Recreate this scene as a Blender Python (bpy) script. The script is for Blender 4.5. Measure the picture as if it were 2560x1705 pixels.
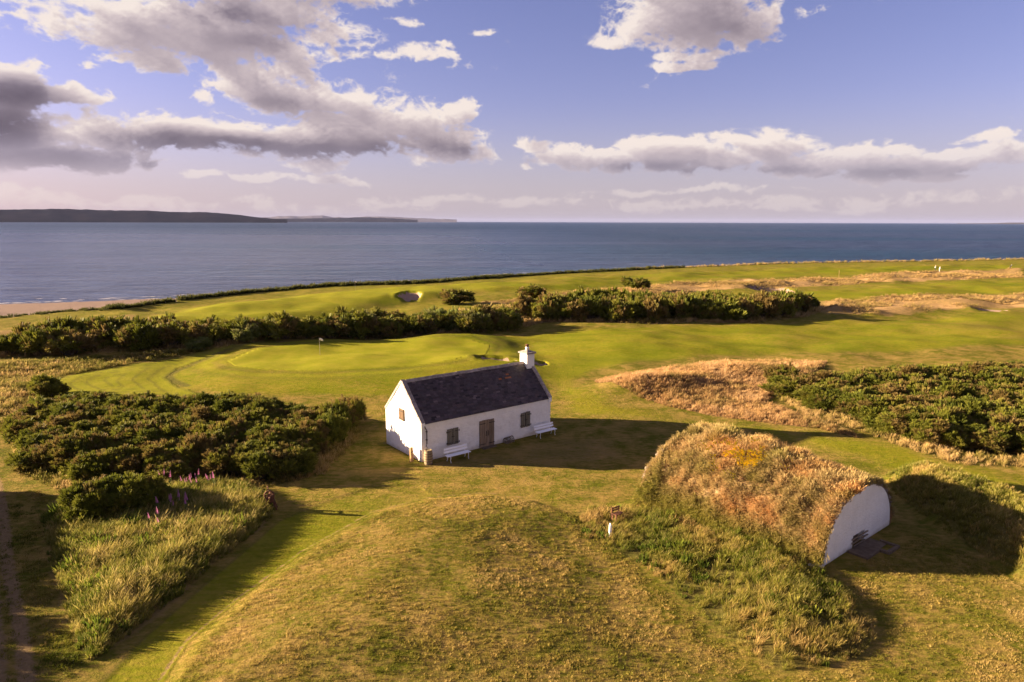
import bpy, bmesh, math, random
import numpy as np
from mathutils import Vector, Matrix, Euler

random.seed(7); RNG = np.random.default_rng(7)
for o in list(bpy.data.objects): bpy.data.objects.remove(o)
SC = bpy.context.scene
COL = SC.collection
R = math.radians

# ---------------------------------------------------------------- camera
CAM_H, PITCH, ROLL, FPX, PW, PH = 15.567, 0.173, 0.003, 1707.0, 2560, 1705
cd = bpy.data.cameras.new('camera'); cam = bpy.data.objects.new('camera', cd); COL.objects.link(cam)
cd.sensor_width = 36; cd.lens = 36 * FPX / PW; cd.clip_start = 0.5; cd.clip_end = 150000
cam.matrix_world = Matrix.Translation((0, 0, CAM_H)) @ Matrix.Rotation(math.pi / 2 - PITCH, 4, 'X') @ Matrix.Rotation(ROLL, 4, 'Z')
SC.camera = cam

# ---------------------------------------------------------------- light
SUN_AZ, SUN_EL = R(-84), R(13.0)          # azimuth from +Y towards +X
SUN_DIR = Vector((math.sin(SUN_AZ) * math.cos(SUN_EL), math.cos(SUN_AZ) * math.cos(SUN_EL), math.sin(SUN_EL)))
sd_ = bpy.data.lights.new('sun', 'SUN'); sun = bpy.data.objects.new('sun', sd_); COL.objects.link(sun)
sd_.energy = 5.0; sd_.angle = R(0.55); sd_.color = (1.0, 0.77, 0.50)
sun.rotation_euler = SUN_DIR.to_track_quat('Z', 'Y').to_euler()
SKY_STRENGTH = 0.05
SKY_TINT = (0.85, 0.495, 0.575)
SC.view_settings.view_transform = 'Standard'; SC.view_settings.look = 'None'
SC.view_settings.gamma = 1.0; SC.view_settings.use_curve_mapping = False
SC.view_settings.exposure = 2.6
SC.render.engine = 'CYCLES'
SC.cycles.max_bounces = 6; SC.cycles.diffuse_bounces = 3; SC.cycles.glossy_bounces = 2
SC.cycles.transmission_bounces = 3; SC.cycles.transparent_max_bounces = 6; SC.cycles.volume_bounces = 1
SC.cycles.use_denoising = True
try:
    SC.cycles.denoiser = 'OPENIMAGEDENOISE'; SC.cycles.denoising_prefilter = 'ACCURATE'
except Exception: pass

# ---- pixel of the photo -> point on a level plane (only used to survey where things stand on the ground)
def G(px, py, z=0.0):
    X = px - PW / 2; Y = py - PH / 2
    c, s = math.cos(ROLL), math.sin(ROLL)
    x = X * c + Y * s; y = -X * s + Y * c
    c, s = math.cos(PITCH), math.sin(PITCH)
    dx, dy, dz = x / FPX, c - s * y / FPX, -s - c * y / FPX
    t = (z - CAM_H) / dz
    return (dx * t, dy * t)
KD = 2560 / 2354.0
def D(x, y, z=0.0): return G(x * KD, y * KD, z)
def poly(*pts): return np.array([D(*p) for p in pts])
def az_el(x, y):
    X = x * KD - PW / 2; Y = y * KD - PH / 2
    c, s = math.cos(ROLL), math.sin(ROLL)
    a = X * c + Y * s; b = -X * s + Y * c
    c, s = math.cos(PITCH), math.sin(PITCH)
    v = Vector((a / FPX, c - s * b / FPX, -s - c * b / FPX)).normalized()
    return math.degrees(math.atan2(v.x, v.y)), math.degrees(math.asin(v.z))

# ---------------------------------------------------------------- node helpers
class NT:
    def __init__(s, tree): s.t = tree; s.n = tree.nodes; s.l = tree.links
    def new(s, typ, **kw):
        n = s.n.new(typ)
        for k, v in kw.items(): setattr(n, k, v)
        return n
    def put(s, sock, v):
        if v is None: return
        if isinstance(v, bpy.types.NodeSocket): s.l.new(v, sock)
        else:
            if hasattr(sock.default_value, '__len__') and not hasattr(v, '__len__'): v = [v] * len(sock.default_value)
            if sock.type == 'RGBA' and len(v) == 3: v = (*v, 1)
            sock.default_value = v
    def math(s, op, a, b=None, c=None, clamp=False):
        n = s.new('ShaderNodeMath', operation=op, use_clamp=clamp)
        s.put(n.inputs[0], a); s.put(n.inputs[1], b); s.put(n.inputs[2], c); return n.outputs[0]
    def vmath(s, op, a, b=None, out=0):
        n = s.new('ShaderNodeVectorMath', operation=op)
        s.put(n.inputs[0], a); s.put(n.inputs[1], b); return n.outputs[out]
    def mix(s, f, a, b, mode='MIX'):
        n = s.new('ShaderNodeMix', data_type='RGBA', blend_type=mode)
        s.put(n.inputs[0], f); s.put(n.inputs[6], a); s.put(n.inputs[7], b); return n.outputs[2]
    def sstep(s, x, a, b):
        n = s.new('ShaderNodeMapRange', interpolation_type='SMOOTHSTEP')
        s.put(n.inputs[0], x); s.put(n.inputs[1], a); s.put(n.inputs[2], b); n.inputs[3].default_value = 0; n.inputs[4].default_value = 1
        return n.outputs[0]
    def noise(s, vec, scale, detail=4, rough=0.55, col=False, dist=0.0):
        n = s.new('ShaderNodeTexNoise'); s.put(n.inputs['Vector'], vec)
        n.inputs['Scale'].default_value = scale; n.inputs['Detail'].default_value = detail; n.inputs['Roughness'].default_value = rough
        n.inputs['Distortion'].default_value = dist
        return n.outputs[1 if col else 0]
    def ramp(s, f, stops):
        n = s.new('ShaderNodeValToRGB'); s.put(n.inputs[0], f)
        e = n.color_ramp.elements
        while len(e) < len(stops): e.new(0.5)
        for k, (p, c) in enumerate(stops): e[k].position = p; e[k].color = (*c, 1)
        return n.outputs[0]
    def attr(s, name, typ='GEOMETRY', out=0):
        n = s.new('ShaderNodeAttribute', attribute_name=name, attribute_type=typ); return n.outputs[out]
    def comb(s, x, y, z):
        n = s.new('ShaderNodeCombineXYZ'); s.put(n.inputs[0], x); s.put(n.inputs[1], y); s.put(n.inputs[2], z); return n.outputs[0]
    def sep(s, v):
        n = s.new('ShaderNodeSeparateXYZ'); s.put(n.inputs[0], v); return n.outputs
    def bump(s, h, strength, dist, normal=None):
        n = s.new('ShaderNodeBump'); s.put(n.inputs['Height'], h); n.inputs['Strength'].default_value = strength
        n.inputs['Distance'].default_value = dist
        if normal is not None: s.put(n.inputs['Normal'], normal)
        return n.outputs[0]

def material(name):
    m = bpy.data.materials.new(name); m.use_nodes = True
    nt = NT(m.node_tree); nt.n.clear()
    out = nt.new('ShaderNodeOutputMaterial')
    b = nt.new('ShaderNodeBsdfPrincipled'); nt.l.new(b.outputs[0], out.inputs[0])
    b.inputs['Roughness'].default_value = 0.85; b.inputs['Specular IOR Level'].default_value = 0.25
    return m, nt, b, out
def pos(nt): return nt.new('ShaderNodeNewGeometry').outputs['Position']
def objco(nt): return nt.new('ShaderNodeTexCoord').outputs['Object']

# ---------------------------------------------------------------- numeric helpers
def _hash(ix, iy, seed):
    n = (ix.astype(np.int64) * 374761393 + iy.astype(np.int64) * 668265263 + seed * 974711) & 0x7fffffff
    n = ((n ^ (n >> 13)) * 1274126177) & 0x7fffffff
    return ((n ^ (n >> 16)) & 0xffff) / 65535.0
def vnoise(x, y, seed=0):
    ix = np.floor(x); iy = np.floor(y); fx = x - ix; fy = y - iy
    fx = fx * fx * (3 - 2 * fx); fy = fy * fy * (3 - 2 * fy)
    ix = ix.astype(np.int64); iy = iy.astype(np.int64)
    a = _hash(ix, iy, seed); b = _hash(ix + 1, iy, seed); c = _hash(ix, iy + 1, seed); d = _hash(ix + 1, iy + 1, seed)
    return (a + (b - a) * fx) * (1 - fy) + (c + (d - c) * fx) * fy
def fbm(x, y, scale, octv=4, seed=0, gain=0.5):
    x = np.asarray(x, float) / scale; y = np.asarray(y, float) / scale
    s = 0; a = 1; t = 0
    for k in range(octv):
        s = s + a * vnoise(x + 17.3 * k, y - 9.1 * k, seed + k); t += a; a *= gain; x = x * 2.03; y = y * 2.03
    return s / t
def smooth(x, a, b):
    t = np.clip((np.asarray(x, float) - a) / (b - a), 0, 1); return t * t * (3 - 2 * t)
def sdist(x, y, P):
    """signed distance, positive inside polygon P"""
    x = np.asarray(x, float); y = np.asarray(y, float)
    d = np.full(x.shape, 1e18); ins = np.zeros(x.shape, bool); n = len(P)
    for i in range(n):
        ax, ay = P[i]; bx, by = P[(i + 1) % n]
        ex, ey = bx - ax, by - ay
        wx, wy = x - ax, y - ay
        t = np.clip((wx * ex + wy * ey) / (ex * ex + ey * ey + 1e-12), 0, 1)
        d = np.minimum(d, (wx - ex * t) ** 2 + (wy - ey * t) ** 2)
        c = ((ay > y) != (by > y)) & (x < (bx - ax) * (y - ay) / (by - ay + 1e-12) + ax)
        ins ^= c
    d = np.sqrt(d); return np.where(ins, d, -d)
def sdist_in(x, y, P, pad):
    """sdist only near the polygon, -pad elsewhere"""
    r = np.full(np.shape(x), -float(pad))
    lo = P.min(0) - pad; hi = P.max(0) + pad
    m = (x > lo[0]) & (x < hi[0]) & (y > lo[1]) & (y < hi[1])
    if m.any(): r[m] = np.maximum(sdist(x[m], y[m], P), -pad)
    return r

# ---------------------------------------------------------------- sky with clouds
def build_world():
    w = bpy.data.worlds.new('World'); SC.world = w; w.use_nodes = True
    nt = NT(w.node_tree); nt.n.clear()
    out = nt.new('ShaderNodeOutputWorld'); bg = nt.new('ShaderNodeBackground'); nt.l.new(bg.outputs[0], out.inputs[0])
    sky = nt.new('ShaderNodeTexSky', sky_type='NISHITA'); sky.sun_disc = False
    sky.sun_elevation = SUN_EL; sky.sun_rotation = SUN_AZ; sky.altitude = 20
    sky.air_density = 1.0; sky.dust_density = 0.6; sky.ozone_density = 4.0
    blobs = [  # clouds surveyed from the photo: x, y, rx, ry, weight
        (330,55,270,75,1),(150,55,110,30,.8),(480,90,180,70,1),(600,20,170,60,.95),(330,135,90,35,.9),(640,120,100,35,.8),(740,70,90,40,.55),(760,120,60,18,.6),(800,100,40,12,.5),
        (600,195,140,48,1),(720,225,170,48,.95),(540,165,80,30,.85),(830,250,120,30,.8),(670,165,60,20,.7),
        (30,205,110,60,1.1),(140,225,110,24,.9),(10,300,150,80,1.1),(90,355,250,38,1),(230,374,150,16,.8),
        (230,300,150,45,.9),(430,315,250,46,1),(620,325,220,46,1),(800,310,150,66,1.05),(940,275,120,52,1),(1000,325,120,50,.95),(1100,345,52,20,.8),(750,275,80,30,.9),(1040,255,50,30,.8),
        (455,228,30,18,.8),(940,126,75,18,.8),(1000,110,26,11,.7),(915,45,50,14,.6),(1105,80,24,10,.55),(730,386,66,16,.8),(480,418,50,11,.8),(585,417,48,12,.75),(760,415,150,10,.7),(895,463,55,18,.6),(1240,325,34,17,.8),(1215,370,20,9,.65),(345,380,40,10,.8),(220,155,30,12,.5),
        (1590,35,160,80,1.05),(1720,60,70,60,.95),(1480,62,110,40,.8),(1410,95,60,15,.8),(1590,122,80,12,.7),(1570,148,70,12,.6),(1850,20,60,14,.45),
        (1310,352,80,25,.9),(1400,372,100,24,.9),(1520,355,90,34,.95),(1610,372,140,34,1),(1745,352,110,40,1.05),(1860,380,120,28,1),(1985,365,90,34,1),(2080,385,160,34,1),(2070,362,80,26,.9),(2200,372,110,32,.95),(2330,362,140,36,1),(2100,412,120,14,.8),(2300,318,120,11,.65),
        (60,458,140,20,.5),(330,470,300,14,.45),(1150,462,320,14,.42),(1700,468,500,13,.42),(1560,440,260,8,.4),(2200,452,240,16,.42),(1900,482,300,8,.42),(700,480,260,9,.4),
        (600,-70,420,70,1),(1620,-60,190,80,1),(-160,250,180,120,1),(-330,330,260,60,1),(2560,370,220,40,1),(2850,340,200,60,.9),(-600,120,260,110,.9),
    ]
    blobs += [(1520,338,30,18,1),(1660,332,46,20,1),(1745,328,40,22,1),(1560,345,60,16,1),(1990,348,44,18,1),(2060,346,36,16,1),(2130,360,40,14,.9),(1400,352,40,12,.8)]
    # where the clouds are deep and so dark: x, y, rx, ry, depth
    deep = [(20,210,130,50,1),(10,300,110,70,1),(100,365,260,30,1),(380,318,150,38,.9),(560,330,220,34,.85),(700,345,150,26,.75),(520,30,120,26,.7),(600,95,90,22,.4),(640,235,60,18,.4),(860,345,170,26,.6),(1000,345,120,26,.55),(1060,345,80,20,.6),(1680,40,110,70,.42),(1590,395,160,12,.6),(1750,395,200,14,.65),(1480,385,120,14,.6),(2050,400,220,18,.65),(2260,395,200,16,.6),(1240,325,40,20,.7),(1215,370,30,12,.8),(345,380,50,12,.8)]
    def dark_field(az, el):
        d = np.zeros(az.shape)
        for x, y, rx, ry, w_ in deep:
            a, e = az_el(x, y); a2, _ = az_el(x + rx, y); _, e3 = az_el(x, y - ry)
            d = np.maximum(d, w_ * np.exp(-((az - a) / (a2 - a)) ** 2 - ((el - e) / (e3 - e)) ** 2))
        return np.maximum(d, .25 * np.maximum(smooth(np.abs(az), 46, 60), smooth(el, 24, 32)))  # unseen clouds get little darkness, so more light reaches the shaded walls
    P = []
    for (x, y, rx, ry, wt) in blobs:
        a, e = az_el(x, y); a2, e2 = az_el(x + rx, y); a3, e3 = az_el(x, y - ry)
        P.append((a, e, abs(a2 - a) * 1.12, abs(e3 - e) * 1.15, wt))
    def field(az, el):
        u, v = az, el * 1.6
        wx = (fbm(u, v, 5.0, 5, 301, .55) - .5); wy = (fbm(u, v, 5.0, 5, 331, .55) - .5)
        wa = az + wx * 3.6; we = el + wy * 1.9
        acc = np.full(az.shape, -1.0)
        for a, e, ra, re, wt in P:
            i = np.abs(az[0] - a) < ra * 1.45 + 3; j = np.abs(el[:, 0] - e) < re * 1.45 + 2
            if not i.any() or not j.any(): continue
            ix = np.ix_(j, i)
            q = ((wa[ix] - a) / ra) ** 2 + ((we[ix] - e) / np.where(we[ix] < e, re * .85, re)) ** 2
            acc[ix] = np.maximum(acc[ix], wt - np.minimum(q, 2.0) * max(wt, .55))
        # scattered clouds go on unseen out of frame, brightened there to lift shaded walls
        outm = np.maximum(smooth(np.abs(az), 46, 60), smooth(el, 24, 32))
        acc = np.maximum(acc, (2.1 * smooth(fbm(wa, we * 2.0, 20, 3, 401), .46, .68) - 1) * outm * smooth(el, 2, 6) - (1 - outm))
        n1 = fbm(u + wx * 1.5, v + wy * 1.5, 2.4, 8, 351, .60); bil = 1 - 2 * np.abs(fbm(u + 2 * wx, v + 2 * wy, 1.5, 6, 371, .6) - .5) * 2
        dens = acc + .12 + ((n1 - .5) * 1.9 + (bil - .62) * .75) * (1 - .35 * smooth(acc, .3, .9))
        return np.clip(dens, -.2, 1.4)
    def cloud_image(name, a0, a1, e0, e1, ppd):
        W_, H_ = int((a1 - a0) * ppd), int((e1 - e0) * ppd)
        AZ, EL = np.meshgrid(np.linspace(a0, a1, W_), np.linspace(e0, e1, H_))
        dn = field(AZ, EL)
        alpha = smooth(dn, -.04, .72) ** 1.15 * smooth(EL, -.1, .9)
        thick = smooth(dn, .1, 1.1)
        def shift(im, da, de):      # value of the field at (az+da, el+de)
            k, l = int(round(da * ppd)), int(round(de * ppd))
            im = np.roll(im, -k, 1); return np.roll(im, -l, 0)
        ts = 0; tu = 0
        for k, st in enumerate((.12, .3, .6, 1.0, 1.5, 2.1)):
            ts = ts + shift(thick, -st, st * .55) * (.13 + .12 * k)
            tu = tu + shift(thick, -.1 * st, st * .8) * (.14 + .10 * k)
        light = .6 * np.exp(-.50 * ts ** 1.25) + .4 * np.exp(-.62 * tu ** 1.25)
        dk = np.clip(dark_field(AZ, EL) + (fbm(AZ, EL * 1.6, 1.6, 4, 421) - .5) * .35, 0, 1)
        light = light * (1.08 - .58 * dk) + (1 - dk) * .30
        light = light + (1 - smooth(dn, .05, .5)) * .14 * (1 - .7 * dk)
        im = np.stack([np.clip(light, 0, 1), alpha, thick, np.ones_like(dn)], -1).astype(np.float32)
        img = bpy.data.images.new(name, W_, H_, alpha=True, float_buffer=True)
        img.colorspace_settings.name = 'Non-Color'
        img.pixels.foreach_set(im.ravel()); img.update(); img.pack()
        return img
    dirv = nt.new('ShaderNodeTexCoord').outputs['Generated']
    d = nt.sep(nt.vmath('NORMALIZE', dirv))
    az = nt.math('MULTIPLY', nt.math('ARCTAN2', d[0], d[1]), 57.29578)
    el = nt.math('MULTIPLY', nt.math('ARCSINE', d[2]), 57.29578)
    def sample(img, a0, a1, e0, e1):
        uv = nt.comb(nt.math('DIVIDE', nt.math('SUBTRACT', az, a0), a1 - a0), nt.math('DIVIDE', nt.math('SUBTRACT', el, e0), e1 - e0), 0)
        n = nt.new('ShaderNodeTexImage', image=img, extension='EXTEND', interpolation='Linear'); nt.put(n.inputs[0], uv); return n.outputs[0]
    near = sample(cloud_image('clouds_in_view', -56, 56, -1, 27, 18), -56, 56, -1, 27)
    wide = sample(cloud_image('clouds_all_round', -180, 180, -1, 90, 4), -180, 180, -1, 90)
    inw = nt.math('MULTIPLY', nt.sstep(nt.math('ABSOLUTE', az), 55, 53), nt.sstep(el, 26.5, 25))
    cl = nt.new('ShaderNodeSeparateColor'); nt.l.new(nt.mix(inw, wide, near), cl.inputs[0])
    light, alpha = cl.outputs[0], nt.math('MULTIPLY', cl.outputs[1], .97)
    low = nt.sstep(el, 6.5, 1.0)
    alpha = nt.math('MULTIPLY', alpha, nt.math('SUBTRACT', 1.0, nt.math('MULTIPLY', low, 0.4)))
    E_ = 1 / SKY_STRENGTH / 2 ** SC.view_settings.exposure
    def k(*c): return tuple(x * E_ for x in c)
    ccol = nt.ramp(light, [(0.08, k(.125, .098, .128)), (0.3, k(.24, .195, .235)), (0.5, k(.46, .38, .41)), (0.75, k(.68, .57, .57)), (1.0, k(.94, .82, .75))])
    base = nt.mix(1.0, sky.outputs[0], SKY_TINT, 'MULTIPLY')
    base = nt.mix(nt.math('MULTIPLY', nt.sstep(el, 10.0, -.5), .7), base, k(.50, .495, .56))
    ccol = nt.mix(nt.math('MULTIPLY', low, 0.5), ccol, base)
    fin = nt.mix(alpha, base, ccol)
    nt.l.new(fin, bg.inputs[0]); bg.inputs[1].default_value = SKY_STRENGTH
build_world()
try: SC.world.cycles.sampling_method = 'MANUAL'; SC.world.cycles.sample_map_resolution = 512
except Exception: pass

# ---------------------------------------------------------------- survey of the ground (all in metres on the ground)
CA = np.array((-5.895, 42.785)); YAW = 0.664; CL, CW, CE, CR = 11.165, 4.875, 2.60, 4.98
IC = np.array((17.03, 31.31)); IYAW = R(39.17); ILEN = 9.6
def loc2(o, yaw, x, y): return (o[0] + math.cos(yaw) * x - math.sin(yaw) * y, o[1] + math.sin(yaw) * x + math.cos(yaw) * y)
SEA = -3.0
land_pts = np.array([D(x, y, -0.4) for x, y in [(0,735),(130,722),(300,712),(430,692),(600,674),(760,661),(980,653),(1100,644),(1300,631),(1500,620),(1800,608),(2100,603),(2354,598)]])
sea_pts = np.array([D(x, y, SEA) for x, y in [(0,699),(150,694),(300,689),(430,684),(560,677),(700,665),(850,653),(980,646),(1200,632),(1400,620.5),(1800,607.5),(2354,597.5)]])
def _ext(P):
    a = P[0] + (P[0] - P[1]) / np.linalg.norm(P[0] - P[1]) * 2500; b = P[-1] + (P[-1] - P[-2]) / np.linalg.norm(P[-1] - P[-2]) * 4000
    Q = np.vstack([a, P, b]); return Q[np.argsort(Q[:, 0])]
land_pts = _ext(land_pts); sea_pts = _ext(sea_pts)
def shore_t(x, y):
    yl = np.interp(x, land_pts[:, 0], land_pts[:, 1]); ys = np.interp(x, sea_pts[:, 0], sea_pts[:, 1])
    ys = np.maximum(ys, yl + 9)
    return (y - yl) / (ys - yl), yl, ys

Z = {}
Z['green_far']  = poly((250,760),(420,712),(560,697),(760,672),(1000,657),(1300,641),(1800,617),(2100,612),(2354,608),(2354,617),(2100,622),(1900,634),(1500,645),(1330,664),(1090,676),(980,693),(900,703),(720,735),(560,752),(430,752))
Z['dry1']  = poly((1090,694),(1200,684),(1330,670),(1500,655),(1700,645),(1900,638),(2120,624),(2354,618),(2354,640),(2100,646),(1900,655),(1700,668),(1480,683),(1200,700))
Z['fair2'] = poly((1830,668),(2100,650),(2400,643),(2400,668),(2150,676),(1900,690),(1850,684))
Z['dry2']  = poly((1880,692),(2150,679),(2400,671),(2400,708),(2200,716),(2060,727),(1900,728),(1850,716))
Z['fair_main'] = poly((1080,778),(1250,762),(1500,752),(1750,744),(1900,733),(2100,731),(2420,712),(2420,798),(2100,812),(1850,815),(1640,822),(1450,838),(1345,868),(1355,895),(1450,935),(1620,968),(1800,985),(2050,1010),(2200,1060),(2420,1110),(2420,1190),(2250,1130),(2050,1085),(1700,985),(1500,970),(1270,955),(1270,900),(1180,840))
Z['apron'] = poly((380,868),(430,835),(560,803),(740,788),(1000,772),(1180,772),(1260,840),(1260,905),(1000,915),(700,912),(520,908),(420,895))
Z['putt']  = poly((520,835),(600,812),(740,800),(950,790),(1080,790),(1130,800),(1120,822),(1050,842),(900,858),(740,866),(600,860),(540,850))
Z['stripes'] = poly((112,885),(160,862),(300,838),(430,820),(560,800),(640,795),(520,810),(410,842),(382,866),(420,890),(480,910),(330,908),(160,912))
Z['rough_left'] = poly((-60,840),(140,828),(330,815),(520,803),(640,790),(560,798),(300,835),(130,868),(90,920),(30,960),(-60,960))
Z['dry_far'] = poly((-60,760),(200,745),(300,725),(330,730),(290,750),(200,762),(-60,775))
Z['hedge_skirt'] = poly((-60,845),(0,825),(300,812),(560,805),(640,790),(900,775),(1160,757),(1250,745),(1500,748),(1750,742),(1900,722),(1890,690),(1500,690),(1200,700),(900,730),(600,760),(400,770),(150,790),(-60,800))
Z['mound_dry'] = poly((1365,882),(1400,868),(1480,858),(1560,848),(1640,832),(1760,826),(1900,832),(1880,870),(1790,905),(1760,925),(1865,962),(1950,990),(1980,1010),(1880,985),(1760,972),(1640,955),(1540,935),(1430,908))
Z['gorse_l'] = poly((35,985),(95,1085),(180,1118),(330,1112),(600,1112),(720,1085),(800,1000),(790,955),(600,945),(400,940),(120,935))
Z['gorse_r'] = poly((1775,905),(1865,955),(1970,985),(2060,1020),(2200,1065),(2460,1075),(2460,860),(2100,868),(1880,880))
Z['weeds'] = poly((100,1190),(150,1165),(360,1120),(480,1112),(570,1120),(632,1160),(622,1195),(560,1245),(480,1310),(400,1380),(320,1440),(250,1495),(205,1525),(180,1490),(150,1400),(120,1300),(105,1240))
Z['track'] = poly((-80,960),(5,960),(15,1050),(50,1150),(75,1300),(110,1420),(140,1568),(150,1700),(-80,1700))
Z['mound_fg'] = poly((330,1640),(385,1560),(440,1475),(560,1372),(700,1270),(860,1182),(980,1150),(1110,1137),(1230,1150),(1330,1185),(1380,1240),(1480,1310),(1560,1400),(1640,1480),(1740,1560),(1800,1700),(300,1700))
Z['strip'] = poly((230,1568),(330,1465),(480,1335),(640,1200),(760,1150),(860,1120),(960,1110),(1000,1140),(860,1180),(700,1270),(560,1372),(440,1475),(385,1560),(330,1640),(150,1640))
Z['skirt'] = poly((1318,1178),(1360,1165),(1470,1172),(1560,1150),(1905,1312),(1955,1365),(2010,1430),(2015,1470),(1980,1505),(1900,1535),(1800,1545),(1720,1505),(1640,1440),(1560,1375),(1480,1300),(1400,1262),(1340,1235))
Z['rmound'] = poly((2035,1095),(2100,1085),(2200,1110),(2354,1165),(2480,1230),(2480,1380),(2354,1335),(2240,1265),(2120,1190),(2060,1140))
Z['worn_door'] = poly((960,1068),(1080,1050),(1200,1020),(1300,1000),(1420,1010),(1440,1050),(1250,1078),(1050,1085))
BUNK = [  # x, y, rx, ry (photo) , depth
    (943,688,26,6,0.9),(1772,664,48,7,0.8),(1140,838,50,3.5,0.8),(1236,836,24,5,0.6),(2275,714,34,4,0.5),(1960,742,0.1,0.1,0.0),(1300,655,24,3,.5)]
BK = []
for x, y, rx, ry, dp in BUNK[:5]:
    c = D(x, y); a = D(x + rx, y); b = D(x, y - ry)
    BK.append((c[0], c[1], abs(a[0] - c[0]), abs(b[1] - c[1]), dp))
def bunker_f(x, y):
    m = np.zeros(np.shape(x)); dep = np.zeros(np.shape(x)); lip = np.zeros(np.shape(x))
    wob = (fbm(x, y, 1.8, 2, 91) - .5) * .35
    for cx, cy, rx, ry, dp in BK:
        q = np.sqrt(((x - cx) / rx) ** 2 + ((y - cy) / ry) ** 2) + wob
        m = np.maximum(m, smooth(q, 1.03, .95)); dep = dep - dp * smooth(q, 1.08, 0.75); lip = lip + .22 * np.exp(-((q - 1.3) / .2) ** 2) * smooth(x, cx + rx * .3, cx - rx * .5)
    return m, dep + lip * .8
def gauss(x, y, c, rx, ry, ang=0):
    dx = x - c[0]; dy = y - c[1]; ca, sa = math.cos(ang), math.sin(ang)
    return np.exp(-((dx * ca + dy * sa) / rx) ** 2 - ((-dx * sa + dy * ca) / ry) ** 2)

def height(x, y):
    x = np.asarray(x, float); y = np.asarray(y, float)
    t, yl, ys = shore_t(x, y)
    z = (fbm(x, y, 9, 3, 5) - .5) * 0.22
    r = np.hypot(x, y)
    # undulating links ground away from the cottage
    amp = smooth(r, 55, 90) * smooth(t * (ys - yl), -3, -25)
    z = z + amp * ((fbm(x, y * 1.3, 16, 3, 11) - .5) * 1.5 + (fbm(x, y, 5.5, 2, 12) - .5) * 0.35)
    rough = smooth(np.maximum(sdist_in(x, y, Z['dry1'], 6), sdist_in(x, y, Z['dry2'], 6)), -3, 4)
    z = z + rough * ((fbm(x, y, 9, 3, 21) - .4) * 2.0)
    # raised putting green with a bank toward the cottage
    z = z + 0.55 * smooth(sdist_in(x, y, Z['apron'], 6), -1.5, 5) - amp * 0.0
    z = z + 0.45 * gauss(x, y, D(1060, 785), 7, 3.5) + .4 * gauss(x, y, D(1110, 835), 4, 2.0)
    z = z + 0.9 * smooth(sdist_in(x, y, Z['green_far'], 8), -2, 7) * (r > 100) * smooth(x, 60, -10)
    # dry grass mounds
    z = z + 1.3 * gauss(x, y, D(1490, 895), 5.5, 2.6, .25) + 1.0 * gauss(x, y, D(1700, 865), 7.5, 4, .1)
    # foreground mound
    z = z + 0.50 * smooth(sdist_in(x, y, Z['mound_fg'], 12), -0.4, 5.5 + 6 * smooth(x, -5, 3))
    z = z + (.16 * smooth(x, 5, 0) + .03) * smooth(sdist_in(x, y, Z['mound_fg'], 12), -.05, .75)
    z = z - 0.05 * smooth(sdist_in(x, y, Z['strip'], 3), -.1, .3)
    z = z + 0.18 * smooth(sdist_in(x, y, Z['weeds'], 3), -.3, 2.2)
    # bank under the turf of the ice house, and the grass ridge right of it
    lx = (x - IC[0]) * math.cos(IYAW) + (y - IC[1]) * math.sin(IYAW); ly = -(x - IC[0]) * math.sin(IYAW) + (y - IC[1]) * math.cos(IYAW)
    z = z + .55 * smooth(lx, -8.6, -3.6) * smooth(lx, 1, -2) * smooth(ly, -1.0, 2.4) * smooth(ly, 11.0, 7.5) + .35 * smooth(sdist_in(x, y, Z['skirt'], 4), -.2, 2.5) * smooth(ly, 3, -1)
    z = z + 1.2 * smooth(sdist_in(x, y, Z['rmound'], 4), -.4, 1.8)
    # level pads for the buildings
    for (o, yw, x0, x1, y0, y1) in ((CA, YAW, -.6, CL + .6, -2.0, CW + .5), (IC, IYAW, -3.4, 3.6, -3.0, 1.0)):
        lx = (x - o[0]) * math.cos(yw) + (y - o[1]) * math.sin(yw); ly = -(x - o[0]) * math.sin(yw) + (y - o[1]) * math.cos(yw)
        dd = np.hypot(np.maximum(np.maximum(x0 - lx, lx - x1), 0), np.maximum(np.maximum(y0 - ly, ly - y1), 0))
        k = smooth(dd, 0, 2.2); z = z * k + 0.0 * (1 - k)
    z = z + bunker_f(x, y)[1]
    # shore: low bank, beach, sea bed
    e = t * (ys - yl)
    bank = -2.25 * smooth(e, 0, 4.5) - 0.75 * np.clip((e - 2) / np.maximum(ys - yl - 2, 5), 0, 1) - np.clip(e - (ys - yl), 0, 60) * .06
    pool = -0.85 * np.exp(-((t - .38) / .09) ** 2) * smooth(x, -35, -62)
    z = np.where(e > 0, z * smooth(e, 4, 0) + bank + pool + (fbm(x, y, 4, 3, 31) - .5) * .25 * smooth(e, 0, 5) * smooth(t, 1.2, .6), z)
    return z
def hz(x, y): return float(height(np.array([x]), np.array([y]))[0])

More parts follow.
